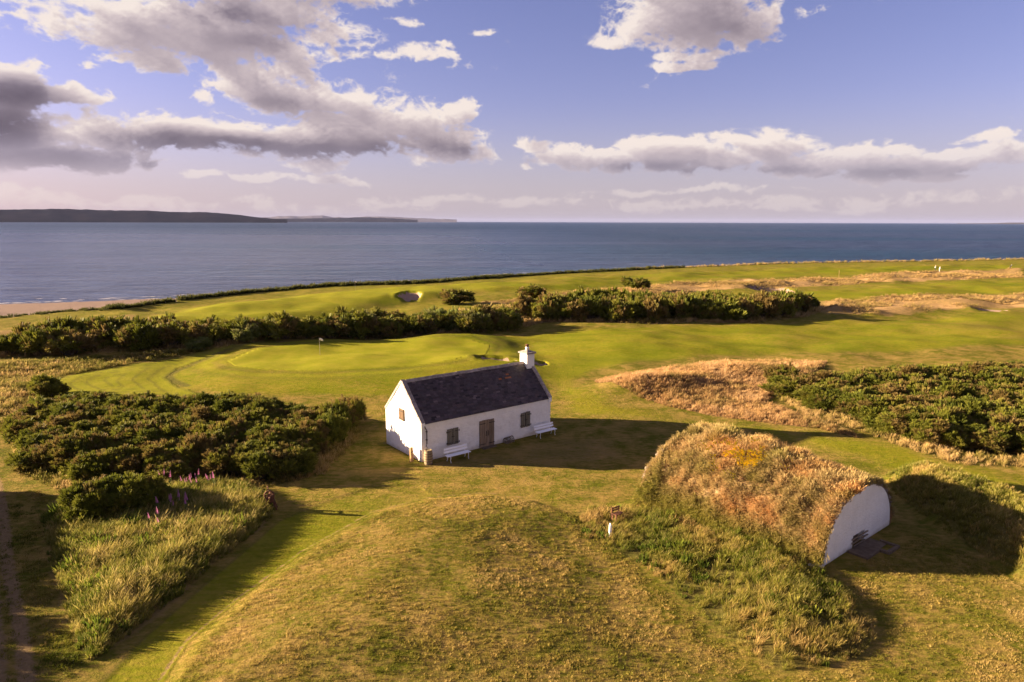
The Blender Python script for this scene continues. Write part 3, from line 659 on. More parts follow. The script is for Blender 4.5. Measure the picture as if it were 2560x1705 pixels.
def build_cottage():
    root = empty('cottage', (CA[0], CA[1], 0), YAW)
    tag(root, 'whitewashed stone cottage with dark slate roof and wooden shutters', 'cottage')
    gz = lambda y: CE + (CR - CE) * (1 - abs(y - CW / 2) / (CW / 2))
    V, F = wall_sheet(0, CL, lambda s: CE, 150, 36, lambda s, z, d: (s, -d, z), 3, .022)
    mesh_obj('wall', V, F, M_WASH, root, True)
    V, F = wall_sheet(0, CW, gz, 67, 52, lambda s, z, d: (-d, CW - s, z), 9, .012)
    mesh_obj('wall', V, F, M_WASH, root, True)['label'] = 'sunlit white gable wall'
    V, F = wall_sheet(0, CW, gz, 41, 30, lambda s, z, d: (CL + d, s, z), 12)
    mesh_obj('wall', V, F, M_WASH, root, True)
    V, F = wall_sheet(0, CL, lambda s: CE, 80, 20, lambda s, z, d: (CL - s, CW + d, z), 15)
    mesh_obj('wall', V, F, M_WASH, root, True)
    # roof deck, slates, ridge, coping
    sl = math.hypot(CW / 2, CR - CE); ang = math.atan2(CR - CE, CW / 2); ca, sa = math.cos(ang), math.sin(ang)
    def roofpt(x, d, up, side):   # d down the slope from the ridge, up = proud of the slope
        y = CW / 2 - side * (d * ca - up * sa) if side > 0 else CW / 2 + (d * ca - up * sa)
        y = CW / 2 - side * (d * ca + up * sa); z = CR - d * sa + up * ca
        return (x, y, z)
    mb = MB()
    for side in (1, -1):
        v = [roofpt(x, d, u, side) for u in (-.12, .0) for d in (0, sl + .06) for x in (.18, CL - .18)]
        mb.add(v, [(0, 2, 3, 1), (4, 5, 7, 6), (0, 1, 5, 4), (2, 6, 7, 3), (0, 4, 6, 2), (1, 3, 7, 5)])
    roof = mb.build('roof', M_SLATE, root, col=True)
    for side in (1, -1):
        mb = MB(); expo = .145; n = int((sl + .1) / expo)
        for r in range(n + 1):
            d1 = min(sl + .11, (r + 1) * expo + .03); d0 = max(.0, d1 - .30)
            w = .25 + .004 * r; x = .24 - random.random() * w
            while x < CL - .24:
                a = max(x, .24); bb = min(x + w * random.uniform(.8, 1.2), CL - .24); x = bb
                if bb - a < .03: continue
                t = random.uniform(.6, 1.35); tint = (t * random.uniform(.92, 1.1), t, t * random.uniform(.95, 1.15))
                if side > 0 and math.hypot((a - 8.0) / .55, (d1 - 1.05) / .5) < random.uniform(.3, 1): tint = (5.0, 2.2, .7) if random.random() < .6 else tint
                if random.random() < .02: tint = (2.2, 2.2, 2.2)
                if random.random() < .03: tint = (.35, .35, .35)
                wob = random.uniform(-.008, .008); lift = random.uniform(.004, .014)
                v = [roofpt(p, q, u + lift * (q == d1) , side) for (q, u0) in ((d0, .004), (d1 + wob * 0, .020)) for u in (u0, u0 + .012) for p in (a + .004, bb - .004)]
                mb.add(v, [(0, 1, 3, 2), (4, 6, 7, 5), (0, 4, 5, 1), (2, 3, 7, 6), (0, 2, 6, 4), (1, 5, 7, 3)], tint)
        so = mb.build('slates', M_SLATE, roof, col=True); so['kind'] = 'stuff'
    nrt = 15
    for k in range(nrt):
        a = .30 + k * (10.46 - .30) / nrt; b = a + (10.46 - .30) / nrt - .012; dz = random.uniform(-.012, .012)
        mb = MB(); prof = [(-.17, -.13), (-.07, .02), (0, .05), (.07, .02), (.17, -.13), (.14, -.15), (0, -.03), (-.14, -.15)]
        v = [(x, CW / 2 + p, CR + .04 + q + dz) for x in (a, b) for p, q in prof]; m_ = len(prof)
        mb.add(v, [(i, (i + 1) % m_, m_ + (i + 1) % m_, m_ + i) for i in range(m_)] + [tuple(range(m_))[::-1], tuple(range(m_, 2 * m_))])
        mb.build('ridge_tile', M_STONE, roof)
    for gx0, gx1, tag_ in ((-.05, .25, 0), (CL - .25, CL + .05, 1)):
        for side in (1, -1):
            n = 6; tot = sl + .05
            for k in range(n):
                d0 = k * tot / n + (.0 if k else -.0); d1 = (k + 1) * tot / n - .012
                if tag_ and side > 0 and k == 0: d0 += .2
                j = [random.uniform(-.012, .012) for _ in range(4)]
                v = [roofpt(x, d, u, side) for u in (-.05, .13 + j[0]) for d in (d0, d1) for x in (gx0 + j[1], gx1 + j[2])]
                mb = MB(); mb.add(v, [(0, 2, 3, 1), (4, 5, 7, 6), (0, 1, 5, 4), (2, 6, 7, 3), (0, 4, 6, 2), (1, 3, 7, 5)])
                mb.build('coping_stone', M_STONE, roof, bevel=.015)
        mb = MB().box(gx0 - .002, gx1 + .002, -.09, .12, CE - .30, CE + .05); mb.build('corner_stone', M_WASH, root, bevel=.02)
    # chimney
    ch = MB().box(10.46, 11.20, 1.95, 2.82, 3.6, 5.66, jit=.008).build('chimney', M_WASH, root, bevel=.02)
    MB().box(10.36, 11.30, 1.84, 2.93, 5.662, 5.79, jit=.01).build('chimney_cap', M_STONE, ch, bevel=.02)
    v = [(10.44, 1.92, 5.792), (11.22, 1.92, 5.792), (11.22, 2.85, 5.792), (10.44, 2.85, 5.792), (10.70, 2.22, 5.90), (10.98, 2.22, 5.90), (10.98, 2.55, 5.90), (10.70, 2.55, 5.90)]
    mb = MB(); mb.add(v, [(0, 1, 5, 4), (1, 2, 6, 5), (2, 3, 7, 6), (3, 0, 4, 7), (4, 5, 6, 7)]); mb.build('flaunching', M_STONE, ch)
    mb = MB().lathe([(.15, 0), (.14, .20), (.155, .21), (.155, .24), (.13, .25), (.12, .27)], 16, cen=(10.84, 2.385, 5.88)); mb.build('chimney_pot', M_WASH, ch, True)
    mb = MB().lathe([(.10, 0), (.10, .12), (.15, .125), (.15, .16), (.09, .19), (.02, .21)], 14, cen=(10.84, 2.385, 6.152)); mb.build('pot_cowl', M_RUST, ch, True)
    # double door
    for (a, b) in ((4.62, 5.24), (5.25, 5.87)):
        MB().box(a, b, -.028, -.012, .02, 1.93).build('door', M_DARK, root)
        d = root.children[-1]
        boards(d, a, b, .02, 1.95, 3, -.030, M_WOOD)
        left = a < 5
        for z in (.22, 1.70):
            mb = MB(); x0, x1 = (a - .03, b - .15) if left else (a + .15, b + .03); mb.box(x0, x1, -.088, -.070, z, z + .045); mb.build('hinge', M_IRON, d)
        xx = b - .08 if left else a + .08
        MB().tube([(xx, -.07, .82), (xx, -.13, .86), (xx, -.13, 1.12), (xx, -.07, 1.16)], .018, 6).build('handle', M_IRON, d)
    # shutters
    for (x0, x1, z0, z1) in ((1.96, 2.86, .74, 1.85), (8.30, 9.16, .78, 1.88)):
        MB().box(x0 + .38, x0 + .48, -.026, -.012, z0 + .02, z1 - .02).build('gap_shade_strip', M_DARK, root)  # dark strip on the wall face, painted shade between the shutter leaves
        xm = (x0 + x1) / 2
        for k, (a, b) in enumerate(((x0, xm - .025), (xm + .025, x1))):
            s_ = MB().box(a + .02, b - .02, -.030, -.013, z0 + .02, z1 - .03).build('shutter', M_DARK, root)
            boards(s_, a, b, z0, z1 + (.03 if k else 0), 2, -.032, M_WOOD_G)
            for z in (z0 + .12, z1 - .20):
                p, q = (a - .05, b - .12) if k == 0 else (a + .12, b + .05)
                MB().box(p, q, -.088, -.072, z, z + .04).build('hinge', M_IRON, s_)
                xx = p if k == 0 else q
                MB().tube([(xx, -.08, z - .04), (xx, -.08, z + .08)], .022, 6).build('hinge_pin', M_IRON, s_)
        MB().box(xm - .10, xm + .10, -.10, -.089, (z0 + z1) / 2 - .02, (z0 + z1) / 2 + .03).build('latch', M_IRON, root)
    gs = MB().box(-.028, -.012, 2.20, 2.80, 2.30, 3.05).build('gable_shutter', M_DARK, root)
    boards(gs, 2.17, 2.83, 2.27, 3.07, 3, -.030, mat_simple('gable_shutter_board', (.085, .050, .026), (.14, .085, .045), 2.2, .85, .7, 9, (6, 6, .6), rnd=.15), along='y', thick=.06)
    for z in (2.37, 2.90): MB().box(-.108, -.092, 2.25, 2.86, z, z + .045).build('hinge', M_IRON, gs)
    # downpipe, doorstep
    MB().tube([(.22, -.06, 2.42), (.24, -.12, 2.30), (.36, -.10, 2.12), (.36, -.09, 1.22), (.30, -.12, 1.08), (.22, -.30, .99)], .035, 8).build('downpipe', M_LEAD, root, True)
    for z in (1.45, 2.0): MB().box(.31, .41, -.14, -.02, z, z + .05).build('pipe_bracket', M_LEAD, root)
    MB().box(4.70, 5.85, -.50, -.03, -.08, .035, jit=.02).build('doorstep', M_STONE_D, root, bevel=.015)
    return root
build_cottage()

def at_cottage(x, y): p = loc2(CA, YAW, x, y); return (p[0], p[1], hz(*p))
# ---------------------------------------------------------------- things round the cottage
def make_bench():
    r = empty('garden_bench', (0, 0, 0))
    for y, z in ((.02, .43), (-.12, .425), (-.26, .42)): MB().box(-.92, .92, y - .062, y + .062, z, z + .028).build('seat_slat', M_WHITE, r, bevel=.006)
    for k, (y, z) in enumerate(((.13, .56), (.17, .74))):
        mb = MB(); v = [(x, y + dy + dz * .18, z + dz) for dz in (0, .125) for dy in (-.012, .012) for x in (-.92, .92)]
        mb.add(v, [(0, 2, 3, 1), (4, 5, 7, 6), (0, 1, 5, 4), (2, 6, 7, 3), (0, 4, 6, 2), (1, 3, 7, 5)]); mb.build('back_slat', M_WHITE, r, bevel=.006)
    for x in (-.70, .70):
        MB().tube([(x, -.31, .41), (x, -.33, .30), (x, -.29, .15), (x, -.35, 0)], [.022, .02, .018, .022], 6).build('leg', M_WHITE, r, True)
        MB().tube([(x, .06, .41), (x, .11, .28), (x, .07, .14), (x, .15, 0)], [.022, .02, .018, .022], 6).build('leg', M_WHITE, r, True)
        MB().tube([(x, .07, .40), (x, .13, .52), (x, .17, .70), (x, .21, .88)], .018, 6).build('back_post', M_WHITE, r, True)
        MB().bar((x, -.31, .402), (x, .09, .412), .03, .03).build('seat_bearer', M_WHITE, r)
    return r
b1 = make_bench(); b1.location = at_cottage(2.12, -.98); b1.rotation_euler.z = YAW
tag(b1, 'white garden bench below the shutters nearest the barrel', 'bench', 'white benches along the cottage wall')
b2 = copy_tree(b1); b2.location = at_cottage(10.08, -.66); b2.rotation_euler.z = YAW
tag(b2, 'white garden bench at the chimney end of the cottage wall', 'bench', 'white benches along the cottage wall')

def make_barrel():
    r = empty('barrel', at_cottage(.16, -.56)); tag(r, 'old oak barrel with iron hoops standing under the downpipe', 'barrel')
    zs = [0, .12, .3, .5, .7, .86, .96]
    def rad(z): return .235 + .06 * (1 - ((z - .48) / .48) ** 2)
    n = 20
    for k in range(n):
        a0 = 2 * math.pi * k / n + .012; a1 = 2 * math.pi * (k + 1) / n - .012; V = []; F = []
        for z in zs:
            for q, a in ((rad(z), a0), (rad(z), a1), (rad(z) - .03, a1), (rad(z) - .03, a0)): V.append((q * math.cos(a), q * math.sin(a), z))
        for i in range(len(zs) - 1):
            for j in range(4): F.append((i * 4 + j, i * 4 + (j + 1) % 4, i * 4 + 4 + (j + 1) % 4, i * 4 + 4 + j))
        F.append((len(zs) * 4 - 4, len(zs) * 4 - 3, len(zs) * 4 - 2, len(zs) * 4 - 1))
        mesh_obj('stave', V, F, M_STAVE, r)
    for z in (.06, .24, .40, .58, .74, .91):
        MB().lathe([(rad(z) + .002, z - .022), (rad(z) + .010, z - .022), (rad(z) + .010, z + .022), (rad(z) + .002, z + .022)], 28).build('hoop', M_HOOP, r, True)
    MB().lathe([(.02, .91), (.215, .91), (.215, .935), (.02, .935)], 24).build('lid', M_STAVE, r)
make_barrel()

def make_creel():
    r = empty('lobster_creel', at_cottage(7.05, -.22)); r.rotation_euler.z = YAW + .15; tag(r, 'small lobster creel with hoops and netting by the door', 'creel')
    for k in range(5): MB().box(-.36, .36, -.22 + k * .1, -.17 + k * .1, .02, .045).build('base_slat', M_WOOD, r)
    for x in (-.34, 0, .34):
        MB().tube([(x, .24 * math.cos(a), .04 + .36 * math.sin(a)) for a in np.linspace(0, math.pi, 11)], .022, 6).build('hoop', M_WOOD, r, True)
        MB().box(x - .025, x + .025, -.26, .26, -.01, .02).build('cross_batten', M_WOOD, r)
    for a in (.6, 1.57, 2.54): MB().bar((-.36, .245 * math.cos(a), .045 + .37 * math.sin(a)), (.36, .245 * math.cos(a), .045 + .37 * math.sin(a)), .025, .02).build('rail', M_WOOD, r)
    mb = MB()
    for a in np.linspace(0.05, math.pi - .05, 16): mb.tube([(-.34, .235 * math.cos(a), .04 + .352 * math.sin(a)), (.34, .235 * math.cos(a), .04 + .352 * math.sin(a))], .004, 4)
    for x in np.linspace(-.34, .34, 17): mb.tube([(x, .235 * math.cos(a), .04 + .352 * math.sin(a)) for a in np.linspace(0, math.pi, 9)], .004, 4)
    for x in (-.34, .34):
        for a in np.linspace(.3, math.pi - .3, 8): mb.tube([(x, 0, .06), (x, .235 * math.cos(a), .04 + .352 * math.sin(a))], .004, 4)
    mb.build('netting', M_NET, r)
make_creel()

def make_post():
    p = at_cottage(-.44, .54); r = empty('wooden_post', (p[0], p[1], p[2] - .1)); r.rotation_euler = (0, R(-1.5), YAW + .1)
    tag(r, 'squat brown timber post standing before the sunlit gable', 'post')
    V = []; n = 9
    for k in range(n):
        z = 1.06 * k / (n - 1); w = .105 * (1 - .12 * k / n)
        for sx, sy in ((-1, -.75), (1, -.75), (1, .75), (-1, .75)): V.append((sx * w + random.uniform(-.008, .008), sy * w + random.uniform(-.008, .008), z + (sx * .012 if k == n - 1 else 0)))
    F = [(k * 4 + j, k * 4 + (j + 1) % 4, k * 4 + 4 + (j + 1) % 4, k * 4 + 4 + j) for k in range(n - 1) for j in range(4)] + [(n * 4 - 4, n * 4 - 3, n * 4 - 2, n * 4 - 1)]
    mesh_obj('timber', V, F, M_WOOD_O, r)
    MB().box(-.11, .11, -.087, -.082, .75, .79).build('iron_strap', M_IRON, r)
make_post()

def make_winch():
    p = D(622, 1172); r = empty('winch', (p[0], p[1], hz(*p) - .03), R(15)); tag(r, 'rusty dark brown upright ironwork at the corner of the tall weeds', 'winch')
    for y in (-.17, .17):
        for s in (-1, 1): MB().bar((s * .34, y, 0), (s * .07, y, .86), .085, .07).build('leg', M_RUST, r)
        MB().bar((-.27, y, .22), (.27, y, .22), .06, .05).build('cross_bar', M_RUST, r)
        MB().bar((-.16, y, .58), (.16, y, .58), .06, .05).build('cross_bar', M_RUST, r)
    ring = lambda R_, cz, y, rt, nm: MB().tube([(R_ * math.cos(a), y, cz + R_ * math.sin(a)) for a in np.linspace(0, 2 * math.pi, 25)], rt, 6).build(nm, M_RUST, r, True)
    ring(.24, .92, -.23, .045, 'gear_wheel')
    for a in (0, 1.047, 2.094): MB().bar((-.23 * math.cos(a), -.23, .92 - .23 * math.sin(a)), (.23 * math.cos(a), -.23, .92 + .23 * math.sin(a)), .05, .04).build('spoke', M_RUST, r)
    MB().tube([(0, -.20, .55), (0, .20, .55)], .14, 14).build('drum', M_RUST, r, True)
    MB().tube([(0, -.3, .92), (0, .28, .92)], .035, 8).build('axle', M_RUST, r, True)
    MB().tube([(0, .28, .92), (-.12, .30, 1.16), (-.12, .42, 1.18)], .028, 6).build('crank', M_RUST, r, True)
make_winch()

def make_marker():
    p = D(1402, 1232); r = empty('marker_post', (p[0], p[1], hz(*p) - .05)); r.rotation_euler = (R(-3), R(3), .3); tag(r, 'short white painted marker post in the grass left of turf mound', 'post')
    MB().box(-.055, .055, -.05, .05, 0, .62).build('shaft', M_WHITE, r, bevel=.008)
    v = [(-.055, -.05, .621), (.055, -.05, .621), (.055, .05, .621), (-.055, .05, .621), (-.03, -.03, .74), (.01, -.03, .70), (.01, .03, .70), (-.03, .03, .74)]
    mb = MB(); mb.add(v, [(0, 1, 5, 4), (1, 2, 6, 5), (2, 3, 7, 6), (3, 0, 4, 7), (4, 5, 6, 7)]); mb.build('tip', M_WHITE, r)
make_marker()
def make_crate():
    p = D(1420, 1198); r = empty('slatted_seat', (p[0], p[1], hz(*p)), .6); tag(r, 'small brown slatted wooden seat half hidden in grass by turf mound', 'seat')
    for k in range(3): mb = MB(); mb.box(-.28, .28, -.17 + k * .12, -.07 + k * .12, .36, .40); mb.build('slat', M_RUST, r)
    for x in (-.24, .24):
        for y in (-.14, .14): MB().box(x - .03, x + .03, y - .03, y + .03, 0, .359).build('leg', M_RUST, r)
    for z in (.48, .60): MB().box(-.28, .28, .17, .20, z, z + .08).build('back_slat', M_RUST, r)
    for x in (-.24, .24): MB().box(x - .03, x + .03, .201, .235, .1, .68).build('back_post', M_RUST, r)
make_crate()

# ---------------------------------------------------------------- golf flags, posts, people far off
M_FLAG = mat_simple('flag_cloth', (.78, .72, .70), (.66, .58, .58), 3, .8)
def make_flag(x, y, hgt, label):
    p = D(x, y); r = empty('golf_flag', (p[0], p[1], hz(*p))); tag(r, label, 'flag', 'golf flags on the greens')
    MB().tube([(0, 0, -.1), (0, 0, hgt)], .014, 6).build('pole', M_STONE, r)
    V = []; 
    for i in range(7):
        for j in range(3): V.append((.03 + i * .062, .05 * math.sin(i * 1.3) + .02 * j, hgt - .02 - j * .13 - .012 * i * i * .3))
    F = [(i * 3 + j, i * 3 + 3 + j, i * 3 + 4 + j, i * 3 + 1 + j) for i in range(6) for j in range(2)]
    o = mesh_obj('flag_cloth', V, F, M_FLAG, r, True); s_ = o.modifiers.new('thickness', 'SOLIDIFY'); s_.thickness = .01
make_flag(736, 824, 2.0, 'pale flag on a thin pin in the putting green behind cottage')
make_flag(817, 673, 2.2, 'small white flag on the far green near the shore')
p = D(1928, 640); r = empty('marker_pole', (p[0], p[1], hz(*p))); tag(r, 'thin pale marker pole standing on far dry rough', 'pole')
MB().tube([(0, 0, -.2), (0, 0, 2.2)], .04, 6).build('shaft', M_WOOD_O, r); MB().lathe([(.05, 0), (.05, .25), (.02, .33)], 8, cen=(0, 0, 2.2)).build('top', M_WOOD_O, r)

def person(x, y, shirt, legs, label, turn, bend=0.0):
    m, nt, b, out = material('person_clothes')
    z = nt.sep(objco(nt))[2]
    c = nt.mix(nt.math('GREATER_THAN', z, .92), legs, shirt); c = nt.mix(nt.math('GREATER_THAN', z, 1.46), c, (.45, .28, .2)); c = nt.mix(nt.math('GREATER_THAN', z, 1.66), c, (.7, .68, .66))
    nt.l.new(c, b.inputs['Base Color'])
    J = {'pelvis': (0, 0, .95), 'waist': (0, .01, 1.1), 'chest': (0, .0 + bend * .3, 1.34), 'neck': (0, bend * .4, 1.5), 'head0': (0, .02 + bend * .45, 1.60), 'head1': (0, .02 + bend * .45, 1.75)}
    rad = {'pelvis': .16, 'waist': .14, 'chest': .17, 'neck': .06, 'head0': .095, 'head1': .085}
    E_ = [('pelvis', 'waist'), ('waist', 'chest'), ('chest', 'neck'), ('neck', 'head0'), ('head0', 'head1')]
    for s, nm in ((-1, 'l'), (1, 'r')):
        J['hip' + nm] = (s * .1, 0, .88); J['knee' + nm] = (s * .13, .05, .48); J['ank' + nm] = (s * .15, 0, .08); J['toe' + nm] = (s * .17, .16, .04)
        J['sh' + nm] = (s * .19, bend * .3, 1.42); J['elb' + nm] = (s * .25, .10 + bend * .4, 1.16); J['wri' + nm] = (s * .10, .28 + bend * .4, 1.0); J['hand' + nm] = (s * .06, .33 + bend * .4, .96)
        rad.update({'hip' + nm: .105, 'knee' + nm: .07, 'ank' + nm: .05, 'toe' + nm: .045, 'sh' + nm: .08, 'elb' + nm: .055, 'wri' + nm: .04, 'hand' + nm: .045})
        E_ += [('pelvis', 'hip' + nm), ('hip' + nm, 'knee' + nm), ('knee' + nm, 'ank' + nm), ('ank' + nm, 'toe' + nm), ('chest', 'sh' + nm), ('sh' + nm, 'elb' + nm), ('elb' + nm, 'wri' + nm), ('wri' + nm, 'hand' + nm)]
    ks = list(J); me = bpy.data.meshes.new('person'); me.from_pydata([J[k] for k in ks], [(ks.index(a), ks.index(b_)) for a, b_ in E_], []); me.materials.append(m)
    o = bpy.data.objects.new('person', me); COL.objects.link(o)
    o.modifiers.new('skin', 'SKIN'); o.modifiers.new('sub', 'SUBSURF').render_levels = 1
    for k, sv in zip(ks, me.skin_vertices[0].data): sv.radius = (rad[k], rad[k]); sv.use_root = k == 'pelvis'
    q = D(x, y); o.location = (q[0], q[1], hz(*q)); o.rotation_euler.z = turn
    tag(o, label, 'person')
    return o
person(2150, 622, (.62, .60, .58), (.05, .05, .06), 'distant golfer with dark trousers standing on far fairway', R(40))
person(2159, 625, (.70, .69, .68), (.62, .60, .56), 'distant golfer in pale clothes beside another on far fairway', R(-130), .25)
def make_trolley():
    p = D(2322, 617); r = empty('golf_trolley', (p[0], p[1], hz(*p)), .5); tag(r, 'dark golf bag on a trolley at the far right fairway', 'golf trolley')
    MB().tube([(0, .1, .25), (0, -.28, 1.25)], [.16, .19], 12).build('bag', M_IRON, r, True)
    for s in (-1, 1):
        MB().tube([(s * .32, .1 + .17 * math.cos(a), .17 + .17 * math.sin(a)) for a in np.linspace(0, 2 * math.pi, 17)], .03, 6).build('wheel', M_IRON, r, True)
        MB().bar((s * .32, .1, .17), (0, 0, .5), .03, .03).build('wheel_strut', M_IRON, r)
    MB().tube([(0, -.2, 1.0), (0, -.75, 1.15)], .02, 6).build('handle', M_IRON, r)
    for k in range(5): MB().tube([(random.uniform(-.08, .08), -.28, 1.22), (random.uniform(-.14, .14), -.36 - random.random() * .05, 1.42 + random.random() * .12)], .035, 6).build('golf_club', M_WHITE, r)
make_trolley()

# ---------------------------------------------------------------- the turf covered ice house
def ice_profile(phi, t):
    """phi 0 (right foot) .. pi (left foot); t 0 near gable .. 1 far gable; local x, z"""
    hr = 3.60 - .9 * t; hl = 3.55 + 1.65 * t; hh = 2.98 + .58 * smooth(t, 0, .8)
    c, s = np.cos(phi), np.sin(phi)
    x = np.where(c > 0, hr, hl) * np.sign(c) * np.abs(c) ** .92
    z = hh * np.abs(s) ** .86
    return x, z
def turf_pt(phi, t, out=0.0):
    phi = np.asarray(phi, float); t = np.asarray(t, float)
    x, z = ice_profile(phi, t)
    n = (fbm(phi * 3.2 + 5, t * ILEN, 1.0, 4, 71) - .45) * .42 + (fbm(phi * 3.2, t * ILEN, .30, 3, 77) - .5) * .30
    n = n * smooth(t, 0, .06) * smooth(t, 1, .97) + .06 + out
    ex, ez = np.cos(phi), np.sin(phi)
    return x + ex * n, t * ILEN - .02 + (fbm(phi * 6, t * 0, .5, 3, 79) - .5) * .18 * ((t < .02) | (t > .98)), z + ez * n
def build_ice_house():
    root = empty('ice_house', (IC[0], IC[1], 0), IYAW)
    tag(root, 'vaulted ice house under shaggy dry turf with a white end wall', 'ice house')
    m, nt, b, out = material('turf_soil')
    P = objco(nt); n = nt.noise(P, 1.4, 6, .65); f = nt.noise(P, 9, 5, .7)
    c = nt.mix(nt.sstep(n, .4, .62), (.38, .20, .085), (.34, .24, .12)); c = nt.mix(nt.math('MULTIPLY', nt.sstep(f, .5, .7), .7), c, (.09, .06, .03))
    nt.l.new(c, b.inputs['Base Color']); nt.l.new(nt.bump(nt.math('ADD', nt.math('MULTIPLY', f, .10), nt.math('MULTIPLY', n, .12)), 1, 1), b.inputs['Normal'])
    ph = np.linspace(-.12, math.pi + .18, 150); ts = np.linspace(0, 1, 110)
    TT, PP = np.meshgrid(ts, ph, indexing='ij')
    phc = np.clip(PP, 0, math.pi)
    x, y, z = turf_pt(phc.ravel(), TT.ravel())
    z = np.where(PP.ravel() < 0, -.5, np.where(PP.ravel() > math.pi, z - (PP.ravel() - math.pi) * 5.0, z))
    V = np.stack([x, y, z], 1); k = len(ph)
    i = np.arange(len(ts) - 1)[:, None] * k; j = np.arange(k - 1)[None, :]
    F = np.stack([i + j, i + k + j, i + k + j + 1, i + j + 1], -1).reshape(-1, 4)
    me = np_mesh('turf', V, F, mat=m); me.polygons.foreach_set('use_smooth', np.ones(len(me.polygons), bool))
    turf = bpy.data.objects.new('turf', me); COL.objects.link(turf); turf.parent = root; turf['label'] = 'shaggy rust brown turf over the vault'
    # white gable wall with a low hatch: columns of wall left and right of and above the opening
    def gable(y0, y1, mat, hatch):
        xs = sorted(set(list(np.linspace(-3.5, 3.55, 72)) + ([-.62, .62] if hatch else [])))
        mb = MB(); V = []; F = []
        def top(x):
            h = 3.56 if x > 0 else 3.50; q = min(1, abs(x) / h); return max(.02, 2.96 * (1 - q ** 2.17) ** .46)
        for a, b_ in zip(xs[:-1], xs[1:]):
            zb = .62 if hatch and a > -.63 and b_ < .63 else -.55
            za, zc = max(top(a), zb + .02), max(top(b_), zb + .02)
            mb.add([(a, y0, zb), (b_, y0, zb), (b_, y0, zc), (a, y0, za), (a, y1, zb), (b_, y1, zb), (b_, y1, zc), (a, y1, za)], [(0, 1, 2, 3), (5, 4, 7, 6), (3, 2, 6, 7), (0, 4, 5, 1)])
        if hatch:
            for x in (-.62, .62): mb.add([(x, y0, -.55), (x, y1, -.55), (x, y1, .62), (x, y0, .62)], [(0, 1, 2, 3)])
        return mb
    gable(.02, .45, M_WASH, True).build('gable_wall', M_WASH, root)['label'] = 'white limewashed end wall in shade'
    gable(ILEN - .5, ILEN + .05, M_RUBBLE, False).build('gable_wall', M_RUBBLE, root)
    MB().box(-.62, .62, .30, .34, -.5, .62).build('hatch', M_WOOD, root)
    for z0, a, b_ in ((.50, -.82, .88), (.30, -.80, .90), (.12, -.60, .60)): MB().bar((a, -.035, z0), (b_, -.035, z0 - .02), .05, .05).build('hatch_bar', M_WOOD, root)
    # rough stones showing along the edge of the turf above the white wall, and at the far end
    for k in range(46):
        a = math.pi * (.10 + .86 * (k + random.random() * .6) / 46); x, z = ice_profile(np.array([a]), np.array([0.0])); x = float(x[0]) ; z = float(z[0])
        s = random.uniform(.05, .13); mb = MB()
        mb.lathe([(s * .3, -s * .6), (s * .9, -s * .35), (s, 0), (s * .75, s * .45), (s * .2, s * .6)], 7)
        mb.v = [(p[0] + random.uniform(-.2, .2) * s, p[1] * .8 + random.uniform(-.2, .2) * s, p[2] + random.uniform(-.2, .2) * s) for p in mb.v]
        o = mb.build('edge_stone', M_RUBBLE, root); o.location = (x * 1.0, random.uniform(-.03, .07), z + .0); o.rotation_euler = (random.random() * 3, random.random() * 3, random.random() * 3)
    for k in range(30):
        a = math.pi * (.52 + .46 * (k + random.random() * .6) / 30); x, z = ice_profile(np.array([a]), np.array([1.0])); x = float(x[0]); z = float(z[0])
        s = random.uniform(.10, .2); mb = MB()
        mb.lathe([(s * .3, -s * .6), (s * .9, -s * .35), (s, 0), (s * .75, s * .45), (s * .2, s * .6)], 7)
        mb.v = [(p[0] + random.uniform(-.2, .2) * s, p[1] + random.uniform(-.2, .2) * s, p[2] + random.uniform(-.2, .2) * s) for p in mb.v]
        o = mb.build('edge_stone', M_RUBBLE, root); o.location = (x * .99, ILEN + random.uniform(-.15, .1), z); o.rotation_euler = (random.random() * 3, random.random() * 3, random.random() * 3)
    # sunken stone kerb in front of the hatch
    for (x0, x1, y0, y1, z1) in ((-1.25, -.95, -1.0, -.05, .10), (-.95, .05, -1.0, -.86, .13), (.05, .19, -1.42, -.86, .13), (.19, 1.15, -1.42, -1.28, .14), (1.15, 1.29, -1.42, -.5, .10)):
        MB().box(x0, x1, y0, y1, -.2, z1, jit=.012).build('kerb_stone', M_STONE_D, root, bevel=.02)
    MB().box(-.95, 1.15, -.86, -.02, -.2, .022, jit=.01).build('paving_slab', M_STONE_D, root)
    MB().box(-3.95, -3.45, -.02, .5, -.7, .12, jit=.03).build('foot_stone', M_WASH, root, bevel=.03)
    return root, turf
ICE, TURF = build_ice_house()

# ---------------------------------------------------------------- grass
def mat_grass():
    m, nt, b, out = material('grass_blades')
    t = nt.attr('tint', 'INSTANCER'); h = nt.attr('h', 'GEOMETRY')
    hs = nt.sep(h)
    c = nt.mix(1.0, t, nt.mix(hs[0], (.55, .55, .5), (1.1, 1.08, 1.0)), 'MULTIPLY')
    c = nt.mix(hs[1], c, nt.mix(.35, c, (.50, .38, .17)))      # seed heads
    nt.l.new(c, b.inputs['Base Color']); b.inputs['Roughness'].default_value = .8; b.inputs['Specular IOR Level'].default_value = .06
    tr = nt.new('ShaderNodeBsdfTranslucent'); nt.l.new(c, tr.inputs[0])
    mx = nt.new('ShaderNodeMixShader'); mx.inputs[0].default_value = .38
    nt.l.new(b.outputs[0], mx.inputs[1]); nt.l.new(tr.outputs[0], mx.inputs[2]); nt.l.new(mx.outputs[0], out.inputs[0])
    return m
M_GRASS = mat_grass()
